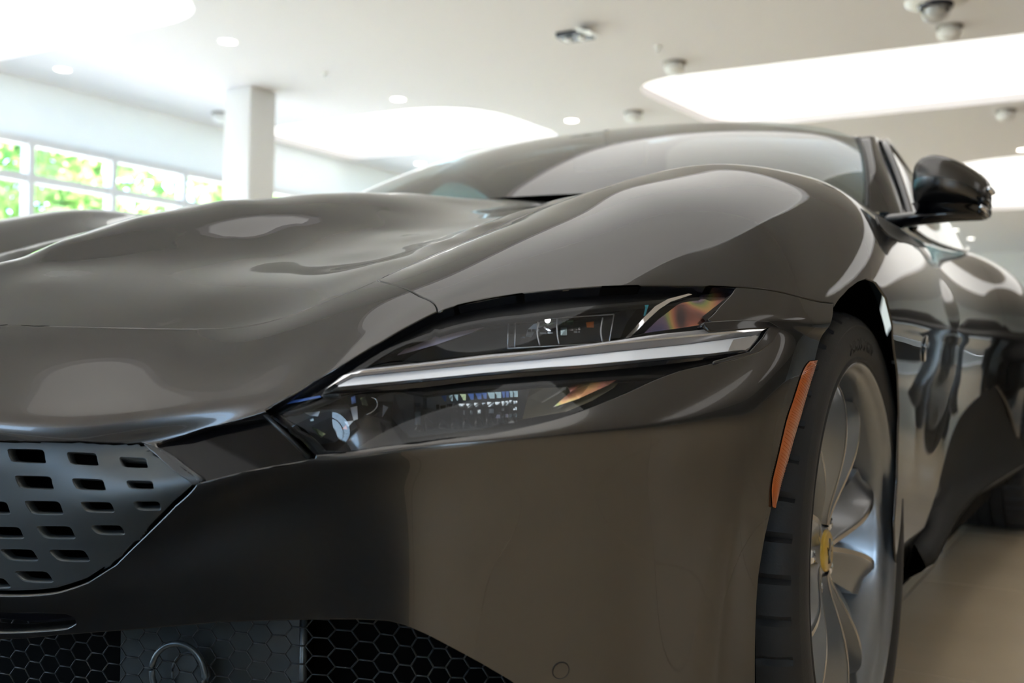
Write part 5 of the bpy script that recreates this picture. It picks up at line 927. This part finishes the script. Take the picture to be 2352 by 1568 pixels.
# amber side marker along the arch edge
mk = [[(9.9024, 5.7582), (9.8449, 6.0783), (9.9324, 6.9002), (9.9548, 7.9866), (9.9286, 8.4777), (9.9389, 8.67), (9.9843, 8.8467)], [(10.0312, 5.7196), (10.0439, 6.2973), (10.1094, 7.2917), (10.0837, 8.1911), (10.0382, 8.6012), (10.0183, 8.7925), (9.9924, 8.8627)]]
a_ = spline(mk[0], 4); b2 = spline(mk[1], 4)
R_ = np.array([BODY.off((a_*(1-t)+b2*t)[:, 0], (a_*(1-t)+b2*t)[:, 1], .0008+.0028*math.sin(math.pi*t)) for t in np.linspace(0, 1, 7)])
mk_ = MB().grid(R_).build('side_marker', AMBER, car)
rb = MB()
for k in range(1, len(a_)-1):
    for f in (0, .33, .66):
        p0 = a_[k]*(1-f)+a_[k+1]*f; p1 = b2[k]*(1-f)+b2[k+1]*f
        rb.tube([BODY.off(*(p0*.9+p1*.1), .0022)[0], BODY.off(*(p0*.5+p1*.5), .0040)[0], BODY.off(*(p0*.1+p1*.9), .0022)[0]], .0004, 4)
rb.build('marker_rib', AMBER, mk_)
# wheel arch liners
def liner(yc, r, x0, x1):
    m_ = MB(); G = np.array([[(x, yc-r*math.cos(q), .34+r*math.sin(q)) for x in np.linspace(x0, x1, 5)] for q in np.linspace(-.35, math.pi+.35, 40)])
    m_.grid(G); m_.add([(x0, yc, .34)]+[tuple(g[0]) for g in G], [(0, k+1, k+2) for k in range(39)]); return m_
for sg_ in (1, -1):
    m_ = liner(0, .41, .50, .925)
    if sg_ < 0: m_.v = [(-p[0], p[1], p[2]) for p in m_.v]
    m_.build('wheel_arch_liner', DEEP, car)
    m_ = liner(2.67, .40, .50, .93)
    if sg_ < 0: m_.v = [(-p[0], p[1], p[2]) for p in m_.v]
    m_.build('wheel_arch_liner', DEEP, car)
s_ = MB(); s_.box((0, 1.2, .17), (1.7, 3.6, .03)); s_.build('underfloor', SBLACK, car)
sp_ = MB(); G = np.array([[BODY.off(c, 10.9, o_)[0]+np.array([0, 0, dz]) for o_, dz in ((-.02, 0), (.0, -.03), (.012, -.05), (.012, -.058), (-.1, -.06))] for c in np.linspace(0, 9.9, 40)]); sp_.grid(G, True)
sp_.build('front_splitter', SBLACK, car)

# ------------------------------------------------------------------ wheels (built about the hub, axle along X, outside face +X)
def make_wheel(loc, front=True, camber=0., flip=False, detail=True):
    w2 = .122 if front else .142; r0 = .34
    fr = lambda r, a, x: (x, r*math.cos(a), r*math.sin(a))
    NS = 360 if detail else 96
    prof = []  # (r, x) from inner bead over tread to outer bead
    prof += [(.262, -w2+.02), (.285, -w2+.004), (.31, -w2), (.327, -w2+.008), (.3365, -w2+.022)]
    def gr(x, hw=.0045): return [(.3395, x-hw), (.332, x-hw+.001), (.332, x+hw-.001), (.3395, x+hw)]
    for x in (-.065, -.022, .022, .065): prof += gr(x)
    n_sh0 = len(prof)
    prof += [(.3393, .078), (.3385, .088), (.3365, w2-.022), (.333, w2-.014), (.329, w2-.008)]
    n_sh1 = len(prof)
    prof += [(.3235, w2-.0035), (.3185, w2-.0012), (.3165, w2-.0022), (.305, w2+.001), (.293, w2+.0015), (.283, w2-.000), (.2745, w2-.0035), (.2715, w2-.0015), (.2685, w2-.002), (.2655, w2-.006), (.262, w2-.014)]
    v = []; f = []; n = len(prof)
    for k in range(NS):
        a = 2*math.pi*k/NS; sip = detail and k % 8 == 0
        for i, (r, x) in enumerate(prof):
            if sip and n_sh0 <= i < n_sh1: r = r-.006 if i < n_sh1-1 else r-.002
            v.append(fr(r, a+(.03*(x-.08) if detail else 0), x))
    for k in range(NS):
        for i in range(n-1): f.append((k*n+i, k*n+i+1, ((k+1) % NS)*n+i+1, ((k+1) % NS)*n+i))
    rim = MB()
    W2 = w2-.006
    barrel = [(.262, W2-.012), (.2665, W2-.004), (.2675, W2+.001), (.266, W2+.003), (.2625, W2+.001), (.2595, W2-.006), (.2555, W2-.012), (.2495, W2-.016), (.2475, W2-.03), (.240, W2-.06), (.228, W2-.10), (.226, -.06), (.232, -W2+.02), (.262, -W2+.01)]
    rim.lathe(barrel, 128, (0, 0, 0), 'x')
    wheel = rim.build('front_wheel' if front else 'rear_wheel', RIM, None)
    tyre = mesh('tyre', v, f, RUBBER, None)
    bm = bmesh.new(); bm.from_mesh(tyre.data); bmesh.ops.recalc_face_normals(bm, faces=bm.faces)
    for e in bm.edges:
        if len(e.link_faces) == 2: e.smooth = e.calc_face_angle(0) < .6
    bm.to_mesh(tyre.data); bm.free()
    tyre.parent = wheel
    # twin spokes
    hubx = W2-.044
    for g in range(5):
        ga = 2*math.pi*g/5 + (0 if front else .3)
        for sgn in (-1, 1):
            # centre line of the crest in (r, angle, x)
            cl = [(.036, sgn*.10, hubx), (.060, sgn*.13, hubx+.003), (.10, sgn*.17, hubx+.014), (.145, sgn*.205, hubx+.024), (.19, sgn*.235, hubx+.026), (.225, sgn*.262, hubx+.020), (.249, sgn*.285, hubx+.006)]
            cl = spline(cl, 4); R_ = []
            for i, (r, an, x) in enumerate(cl):
                t = i/(len(cl)-1)
                wi = .0058; wo = .014+.034*math.sin(math.pi*min(1, t*1.02))**.8*(.75+.5*t)   # crest half width, outer flank width
                wn = .012+.012*t                                             # flank towards the fork
                c0, s0 = math.cos(ga+an), math.sin(ga+an)
                rd = np.array([0, c0, s0]); tg = np.array([0, -s0, c0])*sgn
                P = rd*r+np.array([x, 0, 0])
                R_.append([P-tg*wn+np.array([-.050, 0, 0]), P-tg*wn*.9+np.array([-.022, 0, 0]), P-tg*wi+np.array([-.0035, 0, 0]), P-tg*wi*.6, P+tg*wi*.6, P+tg*(wi+.002)+np.array([-.003, 0, 0]),
                           P+tg*(wi+wo*.5)+np.array([-.015, 0, 0]), P+tg*(wi+wo)+np.array([-.022, 0, 0]), P+tg*(wi+wo)+np.array([-.050, 0, 0]), P-tg*wn+np.array([-.050, 0, 0])])
            R_ = np.array(R_)
            m_ = MB(); m_.grid(R_, sgn < 0); o = m_.build('spoke', RIM, None, auto=40); o.parent = wheel
            e_ = MB(); e_.grid(R_[:, 3:5]+np.array([.0004, 0, 0]), sgn < 0); o2 = e_.build('spoke_edge', RIMEDGE, None); o2.parent = wheel
        # web in the fork
        m_ = MB(); a0, a1 = ga-.2, ga+.2
        G = [[fr(r, ga+q*(.12+.5*(r-.04)), x) for q in np.linspace(-1, 1, 5)] for r, x in ((.036, hubx-.006), (.07, hubx-.012), (.095, hubx-.035), (.10, hubx-.06))]
        o = m_.grid(np.array(G)).build('spoke_web', RIM, None); o.parent = wheel
    hb = MB(); hb.lathe([(.0, hubx-.001), (.030, hubx-.001), (.034, hubx-.004), (.040, hubx-.006), (.050, hubx-.010), (.068, hubx-.022), (.074, hubx-.034), (.076, hubx-.07)], 60, (0, 0, 0), 'x')
    o = hb.build('hub', RIM, None); o.parent = wheel
    for g in range(5):
        a = 2*math.pi*(g+.5)/5 + (0 if front else .3); c = fr(.054, a, hubx-.012)
        m_ = MB(); m_.lathe([(.0115, -.006), (.0115, .006), (.0095, .009), (.006, .010), (.005, .004), (0, .004)], 6, c, 'x'); o = m_.build('lug_bolt', CHROME, None, smooth=False); o.parent = wheel
    m_ = MB(); m_.lathe([(.030, hubx-.002), (.029, hubx+.002), (.026, hubx+.004), (0, hubx+.0055)], 40, (0, 0, 0), 'x'); cap = m_.build('centre_cap', YELLOW, None); cap.parent = wheel
    # small dark rearing-horse mark on the cap
    if detail:
        hs = [(-.2,-.9),(.0,-.5),(-.05,-.1),(-.35,.05),(-.5,-.1),(-.45,.2),(-.2,.3),(-.35,.55),(-.25,.85),(.05,.95),(.1,.6),(.25,.25),(.55,.0),(.75,.35),(.6,-.2),(.4,-.35),(.45,-.9),(.25,-.5),(.1,-.9)]
        m_ = MB(); m_.prism([(p[0]*.016, p[1]*.019) for p in hs], hubx+.0045, hubx+.0062, lambda a, b, h: (h, -a, b)); o = m_.build('cap_emblem', GBLACK, None, smooth=False); o.parent = wheel
    # brake disc and caliper
    m_ = MB(); m_.lathe([(.09, hubx-.075), (.195, hubx-.075), (.195, hubx-.105), (.09, hubx-.105)], 72, (0, 0, 0), 'x'); o = m_.build('brake_disc', DISC, None, auto=30); o.parent = wheel
    m_ = MB(); G = []
    for a in np.linspace(-.62, .62, 16):
        G.append([fr(r, a, x) for r, x in ((.12, hubx-.055), (.135, hubx-.045), (.20, hubx-.045), (.215, hubx-.06), (.215, hubx-.12), (.13, hubx-.12), (.12, hubx-.055))])
    m_.grid(np.array(G)); m_.add(G[0][:6], [tuple(range(6))]); m_.add(G[-1][:6], [tuple(range(5, -1, -1))]); o = m_.build('brake_caliper', YELLOW, None, auto=30); o.parent = wheel
    # tyre lettering (raised)
    if detail:
        def word(txt, r, a_mid, size, m):
            cu = bpy.data.curves.new('t', 'FONT'); cu.body = txt; cu.size = size; cu.extrude = .0006; cu.align_x = 'CENTER'; cu.resolution_u = 3; cu.space_character = 1.12
            to = bpy.data.objects.new('t', cu); C.objects.link(to); dg = bpy.context.evaluated_depsgraph_get(); me = bpy.data.meshes.new_from_object(to.evaluated_get(dg)); bpy.data.objects.remove(to)
            for vv in me.vertices:
                s, h, z = vv.co; rr = r+h; a = a_mid-s/r
                vv.co = (w2+.0012+(z if z > 0 else 0)-.0008*abs((rr-.293)/.02), rr*math.cos(a), rr*math.sin(a))
            me.materials.clear(); me.materials.append(m); o = bpy.data.objects.new('tyre_lettering', me); C.objects.link(o); o.parent = wheel
        word('245/35 ZR20', .2835, math.radians(90), .024, RUBTXT)
        word('TOP  PERFORMANCE', .285, math.radians(200), .012, RUBTXT) if False else None
    wheel.location = loc
    wheel.rotation_euler = (0, camber, math.pi if flip else 0)
    child_keep(wheel, car)
    return wheel
def child_keep(o, p):
    o.parent = p; o.matrix_parent_inverse = Matrix.Translation(-Vector(p.location))
make_wheel((.826, 0, .34), True, camber=math.radians(-1.2))
make_wheel((-.826, 0, .34), True, flip=True, detail=False)
make_wheel((.84, 2.67, .34), False)
make_wheel((-.84, 2.67, .34), False, flip=True, detail=False)

# ------------------------------------------------------------------ a black coupe parked across the aisle (outside the frame, mirrored in the door)
BLK = mat('black_car_paint', (.006, .006, .007), .35, spec=.15)
ox, oy = 2.08, 8.9
bc = empty('parked_car', (ox, oy, 0), 'black coupe parked beyond the right edge, visible only as a reflection in the door', 'car')
st = [(-2.3,.70,.22,.60,.5),(-2.1,.86,.18,.72,.62),(-1.4,.93,.2,.84,.70),(-.7,.93,.2,.92,.66),(.1,.92,.2,1.28,.60),(.8,.92,.2,1.30,.60),(1.5,.95,.22,1.05,.68),(2.1,.9,.25,.98,.6),(2.3,.78,.30,.9,.5)]
G = []
for y, w_, zb_, zt_, wt in st:
    G.append([(ox+x*1., oy+y, z) for x, z in ((-w_*.9, zb_), (-w_, zb_+.1), (-w_*1.01, .55), (-w_*.97, min(.82, zt_*.95)), (-wt-.1, max(.86, zt_*.9) if zt_ > 1 else zt_*.98), (-wt+.08, zt_*.985), (0, zt_), (wt-.08, zt_*.985), (wt+.1, max(.86, zt_*.9) if zt_ > 1 else zt_*.98), (w_*.97, min(.82, zt_*.95)), (w_*1.01, .55), (w_, zb_+.1), (w_*.9, zb_))])
G = np.einsum('ki,ijd->kjd', basis(np.linspace(0, 8, 41), 9), np.array(G)); G = np.einsum('kj,ijd->ikd', basis(np.linspace(0, 12, 61), 13), G)
child(MB().grid(G).build('body', BLK, None), bc)
for sx in (-1, 1):
    for yy in (-1.35, 1.35):
        m_ = MB(); m_.lathe([(.22, -.1), (.30, -.11), (.335, -.08), (.335, .08), (.30, .11), (.22, .1)], 40, (ox+sx*.84, oy+yy, .335), 'x'); w_ = m_.build('wheel', RUBBER, None); child(w_, bc)
        m_ = MB()
        for k in range(5):
            a = 2*math.pi*k/5; m_.tube([(ox+sx*.95, oy+yy+.03*math.cos(a), .335+.03*math.sin(a)), (ox+sx*.96, oy+yy+.23*math.cos(a), .335+.23*math.sin(a))], .022, 6)
        m_.lathe([(.23, .0), (.24, .01), (.22, .0)], 40, (ox+sx*.94, oy+yy, .335), 'x'); child(m_.build('wheel_spokes', RIM, None), bc)
    child(MB().grid(np.array([[(ox+sx*(.86-.0*t), oy-.55+t*1.9, .88), (ox+sx*(.76), oy-.25+t*1.45, 1.12)] for t in np.linspace(0, 1, 9)])).build('side_window', GBLACK, None), bc)

mt_ = MB().box((-.9, -2.8, .006), (3.3, 3.6, .012)).build('bumper_shade_sheet', mat('shade_sheet_black', (.012, .013, .015), .9, bump=(400, .5, .002)), bevel=.004)  # added dark sheet, stands for the shade mirrored in the lower bumper
mt_['label'] = 'added dark sheet before the nose of the car, there to darken the bumper reflection'; mt_['category'] = 'added shade'

# the same pieces on the far side of the car: linked copies mirrored about its centre plane
def far_copy(o, parent):
    c_ = o.copy(); C.objects.link(c_); c_.parent = parent
    if parent == car: c_.scale = (-1, 1, 1)
    for ch in [q for q in bpy.data.objects if q.parent == o]: far_copy(ch, c_)
for nm in ('headlamp', 'gloss_black_infill', 'lamp_seal', 'grille_corner_trim', 'side_marker', 'mirror_cap', 'mirror_arm', 'mirror_base', 'door_scoop', 'side_skirt', 'sill_strip', 'intake_mesh', 'intake_bar', 'intake_backing', 'chin_slot', 'front_splitter', 'side_badge'):
    far_copy(bpy.data.objects[nm], car)
